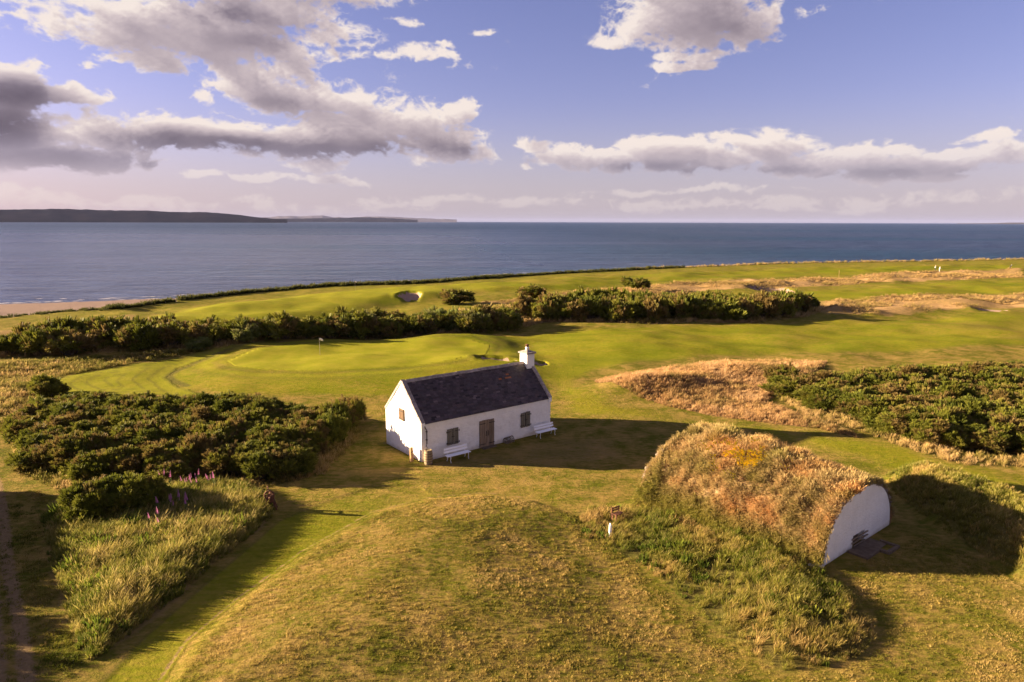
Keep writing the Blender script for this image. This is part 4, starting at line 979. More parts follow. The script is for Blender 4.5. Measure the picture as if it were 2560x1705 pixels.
def tuft_mesh(name, n, hgt, spread, width, lean, seeds=0.0, seed=0):
    """one tuft: n bent tapering blades; lean is the wind lean along +x"""
    rg = np.random.default_rng(seed); V = []; Q = []; T = []; H = []
    for k in range(n):
        a = rg.random() * 2 * math.pi; r0 = spread * math.sqrt(rg.random()) * .6
        bx, by = r0 * math.cos(a), r0 * math.sin(a)
        hh = hgt * rg.uniform(.6, 1.1); out_ = hgt * rg.uniform(.1, .45); dx = math.cos(a) * out_ + lean * hh * rg.uniform(.5, 1.2); dy = math.sin(a) * out_
        wa = rg.random() * math.pi; wx, wy = math.cos(wa) * width / 2, math.sin(wa) * width / 2
        i = len(V); sd = 1.0 if rg.random() < seeds else 0.0
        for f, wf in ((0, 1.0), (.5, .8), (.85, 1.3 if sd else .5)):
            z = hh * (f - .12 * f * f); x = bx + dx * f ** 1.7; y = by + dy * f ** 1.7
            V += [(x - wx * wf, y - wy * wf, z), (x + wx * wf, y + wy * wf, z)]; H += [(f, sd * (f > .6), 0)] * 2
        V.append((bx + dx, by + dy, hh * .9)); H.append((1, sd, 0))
        Q += [(i, i + 1, i + 3, i + 2), (i + 2, i + 3, i + 5, i + 4)]; T.append((i + 4, i + 5, i + 6))
    me = np_mesh(name, np.array(V), np.array(Q), np.array(T), M_GRASS)
    add_col(me, 'h', np.array(H)); return me
def tuft_set(name, specs):
    col = bpy.data.collections.new(name)
    for k, sp in enumerate(specs):
        me = tuft_mesh('%s_blades' % name, *sp, seed=hash(name) % 999 * 0 + k + len(name) * 13)
        o = bpy.data.objects.new('%s_%02d' % (name, k), me); col.objects.link(o)
    return col
SETS = {
    'tall':  (tuft_set('tall_tuft', [(24, .62, .24, .016, .28, .45), (26, .55, .26, .018, .20, .25), (22, .72, .22, .015, .36, .6), (24, .5, .26, .019, .12, .12)]), 4),
    'rough': (tuft_set('rough_tuft', [(24, .30, .22, .015, .22, .2), (26, .26, .24, .016, .1, .1), (22, .38, .20, .014, .3, .3)]), 3),
    'turf':  (tuft_set('turf_tuft', [(26, .22, .22, .013, .3, .1), (28, .17, .24, .014, .15, .1), (22, .30, .18, .012, .4, .25)]), 3),
    'lawn':  (tuft_set('lawn_tuft', [(18, .085, .18, .012, .15, 0), (20, .07, .2, .013, .0, 0), (16, .11, .16, .012, .25, .1)]), 3),
    'herb':  (tuft_set('herb_tuft', [(26, .38, .34, .07, .05, 0), (22, .5, .28, .06, .1, 0), (28, .3, .36, .075, 0, 0)]), 3),
}
_gn = {}
def gn_tree(key):
    if key in _gn: return _gn[key]
    g = bpy.data.node_groups.new('scatter_' + key, 'GeometryNodeTree'); _gn[key] = g
    g.interface.new_socket('Geometry', in_out='INPUT', socket_type='NodeSocketGeometry'); g.interface.new_socket('Geometry', in_out='OUTPUT', socket_type='NodeSocketGeometry')
    t = NT(g); gi = t.new('NodeGroupInput'); go = t.new('NodeGroupOutput')
    ci = t.new('GeometryNodeCollectionInfo'); ci.inputs[0].default_value = SETS[key][0]; ci.inputs['Separate Children'].default_value = True; ci.inputs['Reset Children'].default_value = True
    def na(name, typ):
        n = t.new('GeometryNodeInputNamedAttribute', data_type=typ); n.inputs[0].default_value = name; return n.outputs[0]
    ip = t.new('GeometryNodeInstanceOnPoints'); t.l.new(gi.outputs[0], ip.inputs['Points']); t.l.new(ci.outputs[0], ip.inputs['Instance'])
    ip.inputs['Pick Instance'].default_value = True
    t.l.new(na('idx', 'INT'), ip.inputs['Instance Index']); t.l.new(na('rot', 'FLOAT_VECTOR'), ip.inputs['Rotation']); t.l.new(na('scl', 'FLOAT_VECTOR'), ip.inputs['Scale'])
    t.l.new(ip.outputs[0], go.inputs[0]); return g
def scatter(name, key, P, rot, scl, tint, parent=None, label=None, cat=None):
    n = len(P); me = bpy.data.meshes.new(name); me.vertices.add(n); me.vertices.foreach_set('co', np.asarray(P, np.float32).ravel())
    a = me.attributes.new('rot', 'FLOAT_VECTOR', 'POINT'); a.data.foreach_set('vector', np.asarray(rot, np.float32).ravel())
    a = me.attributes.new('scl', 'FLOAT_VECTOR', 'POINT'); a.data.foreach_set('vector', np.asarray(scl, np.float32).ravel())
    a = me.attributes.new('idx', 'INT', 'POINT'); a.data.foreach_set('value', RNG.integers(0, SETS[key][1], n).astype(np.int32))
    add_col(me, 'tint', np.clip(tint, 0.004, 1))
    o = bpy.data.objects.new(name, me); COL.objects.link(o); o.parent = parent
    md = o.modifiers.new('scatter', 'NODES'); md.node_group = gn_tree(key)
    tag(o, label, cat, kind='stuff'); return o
def pick(Pg, dens, edge=None):
    """random points inside polygon, density per square metre"""
    lo = Pg.min(0); hi = Pg.max(0); n = int(dens * (hi - lo).prod())
    x = RNG.uniform(lo[0], hi[0], n); y = RNG.uniform(lo[1], hi[1], n); s = sdist(x, y, Pg); m = s > 0
    return x[m], y[m], s[m]
def palette(u, stops):
    u = np.clip(u, 0, 1); ks = np.array([s[0] for s in stops]); cs = np.array([s[1] for s in stops])
    return np.stack([np.interp(u, ks, cs[:, i]) for i in range(3)], 1)
STRAW = [(0, (.12, .125, .018)), (.35, (.24, .195, .05)), (.7, (.40, .28, .11)), (1, (.48, .33, .16))]
GREENS = [(0, (.06, .09, .012)), (.4, (.12, .155, .02)), (.75, (.21, .205, .035)), (1, (.34, .27, .085))]
RUSTY = [(0, (.29, .23, .08)), (.3, (.48, .36, .17)), (.6, (.55, .38, .19)), (1, (.57, .31, .13))]
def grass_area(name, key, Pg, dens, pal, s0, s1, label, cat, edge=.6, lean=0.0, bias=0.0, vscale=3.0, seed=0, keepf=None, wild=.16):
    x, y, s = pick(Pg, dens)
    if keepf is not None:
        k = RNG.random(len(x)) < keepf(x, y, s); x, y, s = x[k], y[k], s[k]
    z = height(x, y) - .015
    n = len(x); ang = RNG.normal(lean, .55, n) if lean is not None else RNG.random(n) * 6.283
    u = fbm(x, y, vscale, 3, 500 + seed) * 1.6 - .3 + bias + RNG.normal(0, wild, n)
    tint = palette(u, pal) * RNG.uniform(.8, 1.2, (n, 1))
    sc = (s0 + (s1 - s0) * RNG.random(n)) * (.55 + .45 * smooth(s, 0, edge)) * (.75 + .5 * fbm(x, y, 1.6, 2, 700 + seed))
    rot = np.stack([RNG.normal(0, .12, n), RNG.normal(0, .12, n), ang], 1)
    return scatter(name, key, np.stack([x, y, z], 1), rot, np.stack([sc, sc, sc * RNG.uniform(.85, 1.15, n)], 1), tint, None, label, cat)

# tall weeds and seeding grass of the left bank
grass_area('tall_grass', 'tall', Z['weeds'], 42, [(0, (.095, .125, .011)), (.4, (.19, .19, .026)), (.75, (.33, .27, .065)), (1, (.46, .37, .14))], .7, 1.2, 'tall seeding grass of the triangular weed bank at lower left', 'grass', .8, .5, -.12, 1.6, 1, wild=.26)
grass_area('weed_herbs', 'herb', Z['weeds'], 13, GREENS, .8, 1.45, 'leafy green weeds among the tall grass at lower left', 'weeds', .8, None, -.05, 1.8, 2, keepf=lambda x, y, s: smooth(fbm(x, y, 1.7, 3, 801), .36, .56))
# long grass beside the ice house
grass_area('long_grass', 'tall', Z['skirt'], 34, [(0, (.085, .115, .010)), (.45, (.17, .17, .022)), (.8, (.27, .21, .05)), (1, (.40, .27, .10))], .4, .85, 'long green and straw grass on the bank of the turf mound', 'grass', 1.0, .3, .0, 1.8, 3, keepf=lambda x, y, s: .35 + .65 * smooth(fbm(x, y, 1.2, 3, 811), .35, .55))
grass_area('bank_herbs', 'herb', Z['skirt'], 5, GREENS, .6, 1.1, 'dark leafy weeds scattered on the bank of the turf mound', 'weeds', .6, None, -.2, 1.5, 4, keepf=lambda x, y, s: smooth(fbm(x, y, 1.4, 3, 821), .5, .66))
# ridge to the right of the ice house
grass_area('ridge_grass', 'rough', Z['rmound'], 40, [(0, (.11, .13, .016)), (.5, (.22, .20, .035)), (1, (.46, .31, .12))], .7, 1.3, 'rough grass on the ridge right of the white end wall', 'grass', .8, .3, -.05, 2.0, 5)
# dry grass mounds
grass_area('dry_grass', 'rough', Z['mound_dry'], 26, [(0, (.16, .13, .04)), (.35, (.32, .205, .085)), (.7, (.42, .245, .115)), (1, (.48, .31, .17))], .9, 1.7, 'tall dry reddish grass on the mounds behind the cottage', 'grass', .8, .2, .15, 2.6, 6)
# fringes round the gorse
def fringe(Pg, wid):
    c = Pg.mean(0); d = Pg - c; return c + d * (1 + wid / np.linalg.norm(d, axis=1, keepdims=True))
grass_area('gorse_fringe_grass', 'rough', fringe(Z['gorse_l'], 1.0), 18, STRAW, .7, 1.5, 'straw coloured grass along the foot of the left gorse thicket', 'grass', .4, .3, -.05, 2, 7, keepf=lambda x, y, s: smooth(s, 2.2, 1.2))
grass_area('thicket_fringe_grass', 'rough', fringe(Z['gorse_r'], .5), 11, STRAW, .6, 1.5, 'straw coloured grass along the foot of the right gorse thicket', 'grass', .4, .3, -.02, 2, 8, keepf=lambda x, y, s: smooth(s, 3.0, 1.6) * (x < 48))
# rough beyond the left gorse and under the hedge
grass_area('rough_grass', 'rough', Z['rough_left'], 9, STRAW, .9, 1.8, 'rough grass before the long gorse hedge on the left', 'grass', .6, .3, -.18, 4, 9, wild=.25)
grass_area('hedge_grass', 'rough', Z['hedge_skirt'], 2.2, STRAW, 1.2, 2.4, 'dry grass along the foot of the long gorse hedge', 'grass', 1, .3, .2, 5, 10, keepf=lambda x, y, s: (x > -75) * (x < 60))
for nm, zn, sd, lb in (('far_rough_grass', 'dry1', 11, 'dry rough grass beyond the gorse hedge'), ('dune_grass', 'dry2', 12, 'dry rough grass on the low dunes at right')):
    grass_area(nm, 'rough', Z[zn], 2.2, [(0, (.13, .12, .03)), (.4, (.24, .17, .06)), (1, (.38, .25, .11))], .9, 2.0, lb, 'grass', 1, .3, .2, 8, sd, keepf=lambda x, y, s: smooth(fbm(x, y, 6, 3, 831), .42, .6) * (x < 190))
# short uneven turf in the foreground
Z['near_lawn'] = poly((380,1620),(440,1475),(560,1372),(700,1270),(860,1182),(980,1150),(1110,1137),(1330,1185),(1480,1310),(1640,1450),(1800,1555),(1990,1515),(2030,1440),(1960,1370),(1930,1310),(2120,1230),(2240,1275),(2400,1350),(2420,1700),(300,1700))
grass_area('short_grass', 'lawn', Z['near_lawn'], 85, [(0, (.11, .135, .014)), (.4, (.21, .195, .03)), (.75, (.38, .28, .08)), (1, (.47, .34, .13))], .5, 1.05, 'short uneven half dry grass of the foreground mound', 'grass', .3, .3, .12, 1.7, 13, keepf=lambda x, y, s: .45 + .55 * smooth(fbm(x, y, .8, 3, 841), .38, .55))
Z['left_lawn'] = poly((-40,1130),(90,1130),(140,1170),(100,1200),(120,1300),(150,1400),(190,1530),(170,1640),(-60,1640))
grass_area('track_grass', 'lawn', Z['left_lawn'], 55, [(0, (.08, .10, .012)), (.5, (.16, .155, .022)), (1, (.30, .21, .07))], .6, 1.5, 'short dark grass beside the worn track at far left', 'grass', .3, .3, -.1, 1.5, 14, keepf=lambda x, y, s: (.2 + .8 * smooth(fbm(x, y, 1.1, 3, 851), .36, .62)) * (1 - .85 * np.clip(np.exp(-((sdist(x, y, Z['track']) - .9) / .4) ** 2) + np.exp(-((sdist(x, y, Z['track']) - 2.5) / .45) ** 2), 0, 1)))

# turf on the ice house
def turf_grass():
    n = 21000
    phi = RNG.uniform(.12, math.pi * .97, n); t = RNG.uniform(0.0, 1, n)
    lump = fbm(phi * 3.2 + 5, t * ILEN, .9, 4, 71)
    k = RNG.random(n) < .35 + .65 * smooth(fbm(phi * 3.3, t * ILEN, .55, 3, 621), .36, .56); phi, t = phi[k], t[k]; n = len(phi)
    x, y, z = turf_pt(phi, t)
    tilt = np.clip(np.abs(np.cos(phi)), 0, 1) * 1.05
    u = fbm(phi * 3.4, t * ILEN, 1.5, 4, 601) * 2.0 - .5 + RNG.normal(0, .15, n)
    green = smooth(phi / math.pi + .07 * t, .87, .98) * 1.0 + smooth(np.abs(phi / math.pi - .47), .12, .0) * .3 + .5 * smooth(fbm(phi * 3.4, t * ILEN, 1.1, 3, 631), .6, .72)
    tint = palette(u, RUSTY) * RNG.uniform(.7, 1.2, (n, 1))
    tint = tint + (palette(RNG.random(n), [(0, (.13, .15, .018)), (1, (.28, .24, .045))]) - tint) * np.clip(green * .85, 0, .9)[:, None]
    sc = RNG.uniform(.6, 1.35, n) * (1 + .45 * smooth(np.abs(phi / math.pi - .5), .22, .02)) * (1 + .5 * np.clip(green, 0, 1) * (phi > 2.3))
    ry = np.where(phi > math.pi / 2, -tilt, tilt) + RNG.normal(0, .22, n)
    rot = np.stack([RNG.normal(0, .25, n), ry, np.zeros(n)], 1)
    scx = np.where(phi > math.pi / 2, -1.0, 1.0) * sc
    scatter('turf_grass', 'turf', np.stack([x, y, z - .03], 1), rot, np.stack([scx, sc, sc], 1), tint, ICE)
    # yellow flowers
    m = 420; V = []; F = []
    while len(F) < m:
        ph = RNG.normal(.63, .055) * math.pi; tt = RNG.normal(.55, .10)
        if not (.5 < ph / math.pi < .76 and .3 < tt < .85): continue
        if fbm(np.array([ph * 4]), np.array([tt * 12]), .8, 2, 611)[0] < .47: continue
        px, py, pz = [float(q) for q in turf_pt(np.array([ph]), np.array([tt]), .32 + RNG.random() * .16)]
        i = len(V); s = RNG.uniform(.045, .075)
        for k in range(5): a = k * 1.2566; V.append((px + s * math.cos(a), py + s * math.sin(a) * .7 - .0, pz + s * math.sin(a) * .6))
        F.append((i, i + 1, i + 2, i + 3, i + 4))
    o = mesh_obj('yellow_flowers', V, F, mat_simple('yellow_petal', (.74, .52, .01), (.80, .60, .03), 3, .7), ICE); o['kind'] = 'stuff'
turf_grass()

# ---------------------------------------------------------------- gorse and other shrubs
def mat_leaf(name, cols, brown, trans=.3):
    m, nt, b, out = material(name)
    t = nt.sep(nt.attr('tint'))        # x: tip-ness, y: random per spray, z: brown
    r = nt.new('ShaderNodeObjectInfo').outputs['Random']
    c = nt.ramp(nt.math('ADD', nt.math('MULTIPLY', t[1], .65), nt.math('MULTIPLY', r, .35)), [(0.1, cols[0]), (.5, cols[1]), (.9, cols[2])])
    bm = nt.sstep(nt.math('ADD', t[2], nt.math('MULTIPLY', nt.sstep(r, .55, 1.0), .4)), .55, .92)
    c = nt.mix(nt.math('MULTIPLY', bm, .85), c, brown)
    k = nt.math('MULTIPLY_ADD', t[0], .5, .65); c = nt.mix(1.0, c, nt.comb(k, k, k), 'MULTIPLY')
    nt.l.new(c, b.inputs['Base Color']); b.inputs['Roughness'].default_value = .65; b.inputs['Specular IOR Level'].default_value = .12
    tr = nt.new('ShaderNodeBsdfTranslucent'); nt.l.new(c, tr.inputs[0]); mx = nt.new('ShaderNodeMixShader'); mx.inputs[0].default_value = trans
    nt.l.new(b.outputs[0], mx.inputs[1]); nt.l.new(tr.outputs[0], mx.inputs[2]); nt.l.new(mx.outputs[0], out.inputs[0])
    return m
M_GORSE = mat_leaf('gorse_leaf', [(.060, .074, .010), (.115, .125, .015), (.20, .185, .028)], (.17, .11, .04))
M_WILLOW = mat_leaf('willow_leaf', [(.10, .125, .03), (.15, .17, .04), (.21, .21, .055)], (.15, .13, .06), .4)
M_STEM = mat_simple('bush_stem', (.07, .05, .035), (.13, .10, .07), 6, .9, .5, 12)
def bush_meshes(name, mat, seed, n_lobes, puff, per_lobe, spike, rx=1.0, hgt=1.35, nsp=13):
    rg = np.random.default_rng(seed)
    lobes = []
    for k in range(n_lobes):
        a = rg.random() * 6.283; rr = rx * math.sqrt(rg.random()) * .85
        rad = rx * rg.uniform(.15, .36); z = hgt * rg.uniform(.40, 1.0) * (1 - .45 * (rr / rx) ** 2) - rad * .6
        lobes.append((rr * math.cos(a), rr * math.sin(a), max(z, rad * .35), rad, rg.random(), rg.random() ** 1.5))
    L = np.array([l[:4] for l in lobes]); VV = []; CC = []
    for (lx, ly, lz, lr, lt, lb) in lobes:
        d = rg.normal(size=(per_lobe, 3)); d /= np.linalg.norm(d, axis=1, keepdims=True); d[:, 2] = np.where(d[:, 2] < -.45, -d[:, 2], d[:, 2])
        c = np.array((lx, ly, lz)) + d * lr * np.array((1, 1, .85)) * rg.uniform(.70, 1.18, (per_lobe, 1))
        q = (c[:, None, :] - L[None, :, :3]) / np.array((1, 1, .85)); deep = ((q ** 2).sum(2) < (L[:, 3] * .66) ** 2).any(1)
        k = (c[:, 2] > .04) & ~deep; d, c = d[k], c[k]; n = len(c)
        if not n: continue
        ax = d + np.array((0, 0, .6)); ax /= np.linalg.norm(ax, axis=1, keepdims=True)
        tv = np.clip(lt * .6 + rg.random(n) * .5, 0, 1); bv = np.clip(lb * .75 + rg.random(n) * .3, 0, 1); p = puff * rg.uniform(.65, 1.35, n)
        e = rg.normal(size=(n, nsp, 3)); e /= np.linalg.norm(e, axis=2, keepdims=True); sh = (rg.random(n) < .16)[:, None, None]; p = p * np.where(sh[:, 0, 0], 1.8, 1.0); e = np.where(sh, e * .35 + ax[:, None] + np.array((0, 0, .5)), e * .85 + ax[:, None] * .7); e /= np.linalg.norm(e, axis=2, keepdims=True)
        sd = np.cross(e, rg.normal(size=(n, nsp, 3))); sd /= np.linalg.norm(sd, axis=2, keepdims=True)
        b0 = c[:, None] + e * p[:, None, None] * .1; tp = c[:, None] + e * p[:, None, None]
        VV.append(np.stack([b0 - sd * spike, b0 + sd * spike, tp + sd * spike * .45, tp - sd * spike * .45], 2).reshape(-1, 3))
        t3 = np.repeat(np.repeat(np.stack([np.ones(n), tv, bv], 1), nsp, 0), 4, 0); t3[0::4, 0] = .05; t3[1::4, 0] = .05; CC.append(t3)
    V = np.concatenate(VV); C = np.concatenate(CC); T = np.arange(len(V)).reshape(-1, 4)
    me = np_mesh(name + '_foliage', V, T, mat=mat); add_col(me, 'tint', C)
    # inner dark branch mass and stems
    mb = MB()
    for (lx, ly, lz, lr, lt, lb) in lobes:
        mb.tube([(lx * .1, ly * .1, -.15), (lx * .5 + rg.normal() * .05, ly * .5 + rg.normal() * .05, lz * .5), (lx, ly, lz + lr * .5)], [.045, .035, .012], 5)
        for q in range(5):
            d = rg.normal(size=3); d /= np.linalg.norm(d); d[2] = abs(d[2])
            mb.tube([(lx, ly, lz - .1), (lx + d[0] * lr * .9, ly + d[1] * lr * .9, lz + d[2] * lr * .8)], [.015, .006], 4)
    o = mb; me2 = bpy.data.meshes.new(name + '_stems'); me2.from_pydata(mb.v, [], mb.f); me2.materials.append(M_STEM); me2.update()
    mb = MB()
    for (lx, ly, lz, lr, lt, lb) in lobes:
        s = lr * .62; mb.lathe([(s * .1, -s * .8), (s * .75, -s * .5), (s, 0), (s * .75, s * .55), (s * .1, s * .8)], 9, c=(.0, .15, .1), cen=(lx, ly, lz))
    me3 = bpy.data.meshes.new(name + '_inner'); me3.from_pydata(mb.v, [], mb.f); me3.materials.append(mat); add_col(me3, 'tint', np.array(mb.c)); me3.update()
    return me, me2, me3
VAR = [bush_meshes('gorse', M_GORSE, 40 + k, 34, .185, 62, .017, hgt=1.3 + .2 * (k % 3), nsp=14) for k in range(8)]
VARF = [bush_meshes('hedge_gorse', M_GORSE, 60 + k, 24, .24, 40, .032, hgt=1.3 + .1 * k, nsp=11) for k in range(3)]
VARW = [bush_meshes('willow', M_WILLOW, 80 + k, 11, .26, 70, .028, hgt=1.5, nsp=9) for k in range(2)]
def bush(kind, x, y, s, sz, label, group, name='gorse_bush', cat='bush'):
    me = random.choice(kind); r = empty(name, (x, y, hz(x, y) - .06), random.random() * 6.28)
    r.scale = (s * random.uniform(.9, 1.1), s * random.uniform(.9, 1.1), sz)
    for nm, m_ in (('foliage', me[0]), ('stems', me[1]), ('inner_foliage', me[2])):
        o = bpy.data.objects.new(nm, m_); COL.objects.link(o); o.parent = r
    tag(r, label, cat, group); return r
def spot(Pg, x, y, d, ends):
    lo, hi = Pg[:, 0].min(), Pg[:, 0].max(); f = (x - lo) / (hi - lo); c = Pg[:, 1].mean()
    row = 'inner' if d > 2.2 else ('near edge' if y < c else 'far edge')
    return row + ', ' + (ends[0] if f < .2 else 'left of centre' if f < .4 else ends[1] if f < .6 else 'right of centre' if f < .8 else ends[2])
def size(h, a, b): return 'low' if h < a else 'tall' if h > b else 'mid-height'
def poisson(Pg, rmin, inset, n=6000, rr=None):
    lo = Pg.min(0); hi = Pg.max(0); pts = []
    for k in range(n):
        x = rr.uniform(lo[0], hi[0]); y = rr.uniform(lo[1], hi[1])
        if all((x - a) ** 2 + (y - b) ** 2 > rmin * rmin for a, b in pts): pts.append((x, y))
    P = np.array(pts); s = sdist(P[:, 0], P[:, 1], Pg); return [(p[0], p[1], d) for p, d in zip(P, s) if d > inset]
rr = np.random.default_rng(5)
GL = poly((22,985),(90,1085),(190,1112),(330,1110),(600,1110),(720,1080),(792,1000),(785,965),(600,950),(400,945),(130,945))
for x, y, d in poisson(GL, 1.25, .35, rr=rr):
    e = .75 + .25 * float(smooth(d, .3, 2.2)); sz = rr.uniform(.95, 1.45) * e; bush(VAR, x, y, rr.uniform(1.2, 1.6), sz, size(sz, 1.05, 1.25) + ' gorse in the thicket left of the cottage, ' + spot(GL, x, y, d, ('track end', 'centre', 'cottage end')), 'gorse bushes of the thicket left of the cottage')
GR = poly((1790,905),(1870,940),(1975,972),(2065,1008),(2205,1048),(2430,1058),(2430,868),(2100,876),(1890,888))
for x, y, d in poisson(GR, 1.5, .4, rr=rr):
    if x > .78 * y + 1: continue
    e = .75 + .25 * float(smooth(d, .3, 2.5)); sz = rr.uniform(1.05, 1.55) * e; bush(VAR, x, y, rr.uniform(1.35, 1.8), sz, size(sz, 1.15, 1.35) + ' gorse in the big right thicket, ' + spot(GR, x, y, d, ('dry mound end', 'centre', 'picture edge end')), 'gorse bushes of the thicket at right')
for x, y, s, lb in ((1800, 892, 1.5, 'rounded gorse bush at the left tip of the right thicket'), ):
    p = D(x, y); bush(VAR, p[0], p[1], s, 1.5, lb, 'single gorse bushes')
for x, y, s, sz, lb in ((215, 1190, 1.35, 1.15, 'gorse bush at the left end of the clump above the tall weeds'), (290, 1180, 1.45, 1.25, 'gorse bush in the middle of the clump above the tall weeds'), (335, 1165, 1.1, 1.0, 'gorse bush at the right end of the clump above the tall weeds'), (110, 905, 1.5, 1.3, 'dark gorse bush standing behind the left thicket at its far corner')):
    p = D(x, y); bush(VAR, p[0], p[1], s, sz, lb, 'single gorse bushes')
# long hedge across the middle
H1 = poly((30,815),(150,818),(300,806),(510,800),(520,786),(400,782),(160,796),(40,806))
H2 = poly((510,796),(700,784),(900,770),(1050,760),(1165,752),(1165,742),(1050,745),(900,755),(700,772),(560,786))
H3 = poly((1185,738),(1350,742),(1500,740),(1750,733),(1868,714),(1850,706),(1600,712),(1400,716),(1200,724))
for Pg, nm, lo_, hi_, h0, h1 in ((H1, 'left stretch of the long hedge', 2.0, 2.8, 1.5, 2.3), (H2, 'middle stretch of the long hedge', 2.0, 2.8, 1.6, 2.4), (H3, 'right stretch of the long hedge', 1.9, 2.6, 1.9, 2.6)):
    for x, y, d in poisson(Pg, 2.7, -.5, rr=rr):
        wl = Pg is H2 and rr.random() < .22
        sz = rr.uniform(h0, h1); bush(VARW if wl else VARF, x, y, rr.uniform(lo_, hi_), sz, size(sz, h0 + (h1 - h0) * .33, h0 + (h1 - h0) * .67) + (' pale shrub in the ' if wl else ' dark gorse in the ') + nm + ', ' + spot(Pg, x, y, 9 if d > 1.5 else d, ('left end', 'centre', 'right end')), ('pale shrubs of the ' if wl else 'gorse of the ') + nm, 'willow_shrub' if wl else 'gorse_bush')
for x, y, s, sz, lb in ((560, 797, 1.9, 1.5, 'yellowish green shrub in a gap of the hedge at left'), (455, 806, 1.6, .9, 'low pale shrub before the left stretch of the hedge'), (1085, 757, 2.3, 1.9, 'rounded pale green shrub where the hedge narrows')):
    p = D(x, y); bush(VARW, p[0], p[1], s, sz, lb, 'pale shrubs by the hedge', 'willow_shrub')
for cx, cy, w, lb in ((1050, 697, 80, 'leftmost'), (1222, 684, 76, 'middle'), (1457, 670, 66, 'rightmost')):
    p = D(cx, cy); q = D(cx + w / 2, cy); hw = q[0] - p[0]
    bush(VARF, p[0], p[1], hw * .92, 1.7, lb + ' of three lone gorse bushes beyond the hedge', 'lone gorse bushes beyond the hedge')

for x, y, sz in ((778, 1000, 1.75), (752, 1022, 1.6), (800, 982, 1.5)):
    p = D(x, y); bush(VAR, p[0], p[1], 1.25, sz, 'tall brownish gorse bush at the corner of the thicket nearest the gable', 'tall gorse nearest the gable')
for x, y in ((-30.5, 25), (-31, 27.6), (-29.8, 30.4), (-33, 33.2), (-34.5, 36), (-28.5, 22)):
    bush(VAR, x, y, 1.9, 1.9, 'gorse bush left of the worn track outside the picture', 'gorse bushes left of the track')
# rosebay willowherb among the weeds
M_PINK = mat_simple('pink_petal', (.42, .11, .27), (.52, .19, .36), 6, .7); M_HERB = mat_simple('herb_leaf', (.07, .11, .02), (.12, .15, .035), 5, .7)
def make_fireweed():
    r = empty('fireweed_plant', (0, 0, 0)); rg = np.random.default_rng(3)
    MB().tube([(0, 0, -.05), (.02, .01, .6), (.05, .02, 1.25)], [.014, .011, .004], 5).build('stem', M_HERB, r)
    mb = MB()
    for k in range(34):
        z = .12 + .72 * k / 34; a = k * 2.4; L = .20 * (1 - .5 * z); w = .022
        d = Vector((math.cos(a), math.sin(a), .35)); s = Vector((-math.sin(a), math.cos(a), 0)) * w; b0 = Vector((.02 * z, .01 * z, z))
        mb.add([b0, b0 + d * L * .5 + s, b0 + d * L, b0 + d * L * .5 - s], [(0, 1, 2, 3)])
    mb.build('leaves', M_HERB, r)
    mb = MB()
    for k in range(46):
        z = .80 + .44 * k / 46; a = k * 2.4; L = .085 * (1.1 - (z - .80) * 1.7); w = L * .55
        d = Vector((math.cos(a), math.sin(a), .3)); s = Vector((-math.sin(a), math.cos(a), .3)) * w; b0 = Vector((.04 * z, .016 * z, z))
        mb.add([b0, b0 + d * L * .7 + s, b0 + d * L, b0 + d * L * .7 - s], [(0, 1, 2, 3)])
    mb.build('flower_spike', M_PINK, r); return r
fw0 = make_fireweed(); first = True
for cx, cy, n, sp, lb in ((455, 1128, 13, 60, 'pink flowering fireweed at the foot of the left gorse thicket'), (375, 1122, 4, 14, 'pink flowering fireweed right of the gorse clump above the weeds'), (405, 1185, 10, 42, 'pink flowering fireweed in the shade right of the gorse clump'), (365, 1225, 3, 22, 'fireweed spike standing lowest in the weed bank')):
    for k in range(n):
        p = D(cx + rr.uniform(-1, 1) * sp, cy + rr.uniform(-1, 1) * 9)
        o = fw0 if first else copy_tree(fw0); first = False
        o.location = (p[0], p[1], hz(*p)); o.rotation_euler = (rr.normal(0, .08), rr.normal(0, .08), rr.random() * 6.28); s = rr.uniform(.75, 1.15); o.scale = (s * .8, s * .8, s * .85)
        tag(o, lb, 'flower', lb.replace('pink flowering ', ''))

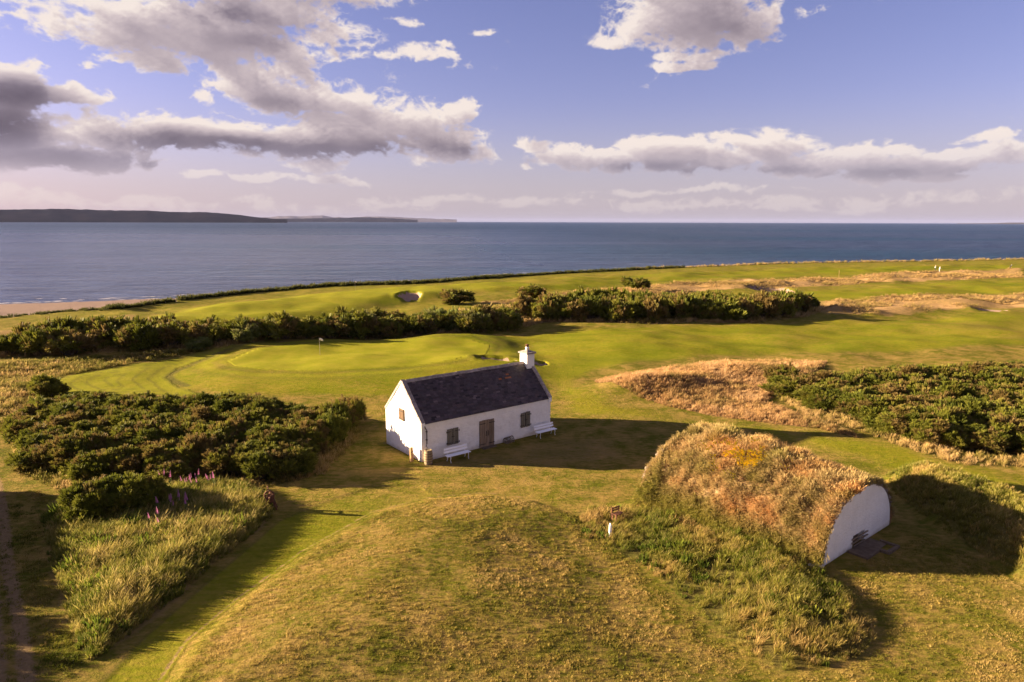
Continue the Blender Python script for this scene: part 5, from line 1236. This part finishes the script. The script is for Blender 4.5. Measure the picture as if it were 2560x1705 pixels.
# rocks and scrub along the shore
def shore_stuff():
    mb = MB(); rg = np.random.default_rng(8)
    X_ = rg.uniform(-70, 230, 2600); X_ = X_[(X_ > -20) | (rg.random(2600) > .75)]
    Y_ = np.interp(X_, land_pts[:, 0], land_pts[:, 1]) + np.where(X_ > -20, np.abs(rg.normal(1.5, 1.6, len(X_))), rg.uniform(2, 12, len(X_)))
    for x, y, z in zip(X_, Y_, height(X_, Y_)):
        s = rg.uniform(.2, .6)
        v0 = len(mb.v); mb.lathe([(s * .4, -s * .5), (s, -s * .1), (s * .85, s * .35), (s * .2, s * .6)], 6, cen=(x, y, z))
        mb.v[v0:] = [(p[0] + rg.normal() * s * .18, p[1] + rg.normal() * s * .18, p[2] + rg.normal() * s * .15) for p in mb.v[v0:]]
    tag(mb.build('shore_rocks', M_RUBBLE), 'rocks heaped along the edge of the shore', 'rocks', kind='stuff')
    n = 5200; x = rg.uniform(-120, 60, n) ; yl = np.interp(x, land_pts[:, 0], land_pts[:, 1]); y = yl + rg.normal(.6, 1.3, n)
    k = rg.random(n) < np.where(x > 0, .35, np.where(x < -72, .5, 1)); x, y = x[k], y[k]; n = len(x)
    sc = rg.uniform(1.4, 3.0, n) * np.where(x < -72, .55, 1)
    scatter('shore_scrub', 'herb', np.stack([x, y, height(x, y) - .05], 1), np.stack([np.zeros(n), np.zeros(n), rg.random(n) * 6.28], 1), np.stack([sc, sc, sc * .9], 1), palette(rg.random(n), [(0, (.045, .055, .016)), (1, (.10, .10, .03))]), None, 'dark low scrub along the top of the shore bank', 'scrub')
    n = 900; x = rg.uniform(40, 240, n); yl = np.interp(x, land_pts[:, 0], land_pts[:, 1]); y = yl + rg.normal(0, 1.5, n); sc = rg.uniform(1.5, 3.5, n)
    scatter('shore_grass', 'rough', np.stack([x, y, height(x, y) - .05], 1), np.stack([np.zeros(n), np.zeros(n), rg.random(n) * 6.28], 1), np.stack([sc, sc, sc], 1), palette(rg.random(n), STRAW), None, 'rough grass along the far edge of the links', 'grass')
shore_stuff()

# ---------------------------------------------------------------- sea air between here and the far hills
def build_haze():
    m = bpy.data.materials.new('sea_haze'); m.use_nodes = True; nt = NT(m.node_tree); nt.n.clear()
    out = nt.new('ShaderNodeOutputMaterial'); v = nt.new('ShaderNodeVolumePrincipled'); nt.l.new(v.outputs[0], out.inputs['Volume'])
    v.inputs['Color'].default_value = (.27, .31, .55, 1); v.inputs['Density'].default_value = 1.3e-5; v.inputs['Anisotropy'].default_value = .0
    o = MB().box(-62000, 62000, -5000, 63000, -30, 240).build('haze', m)
    tag(o, 'thin sea haze over the bay and the far hills', 'haze', kind='stuff')
build_haze()
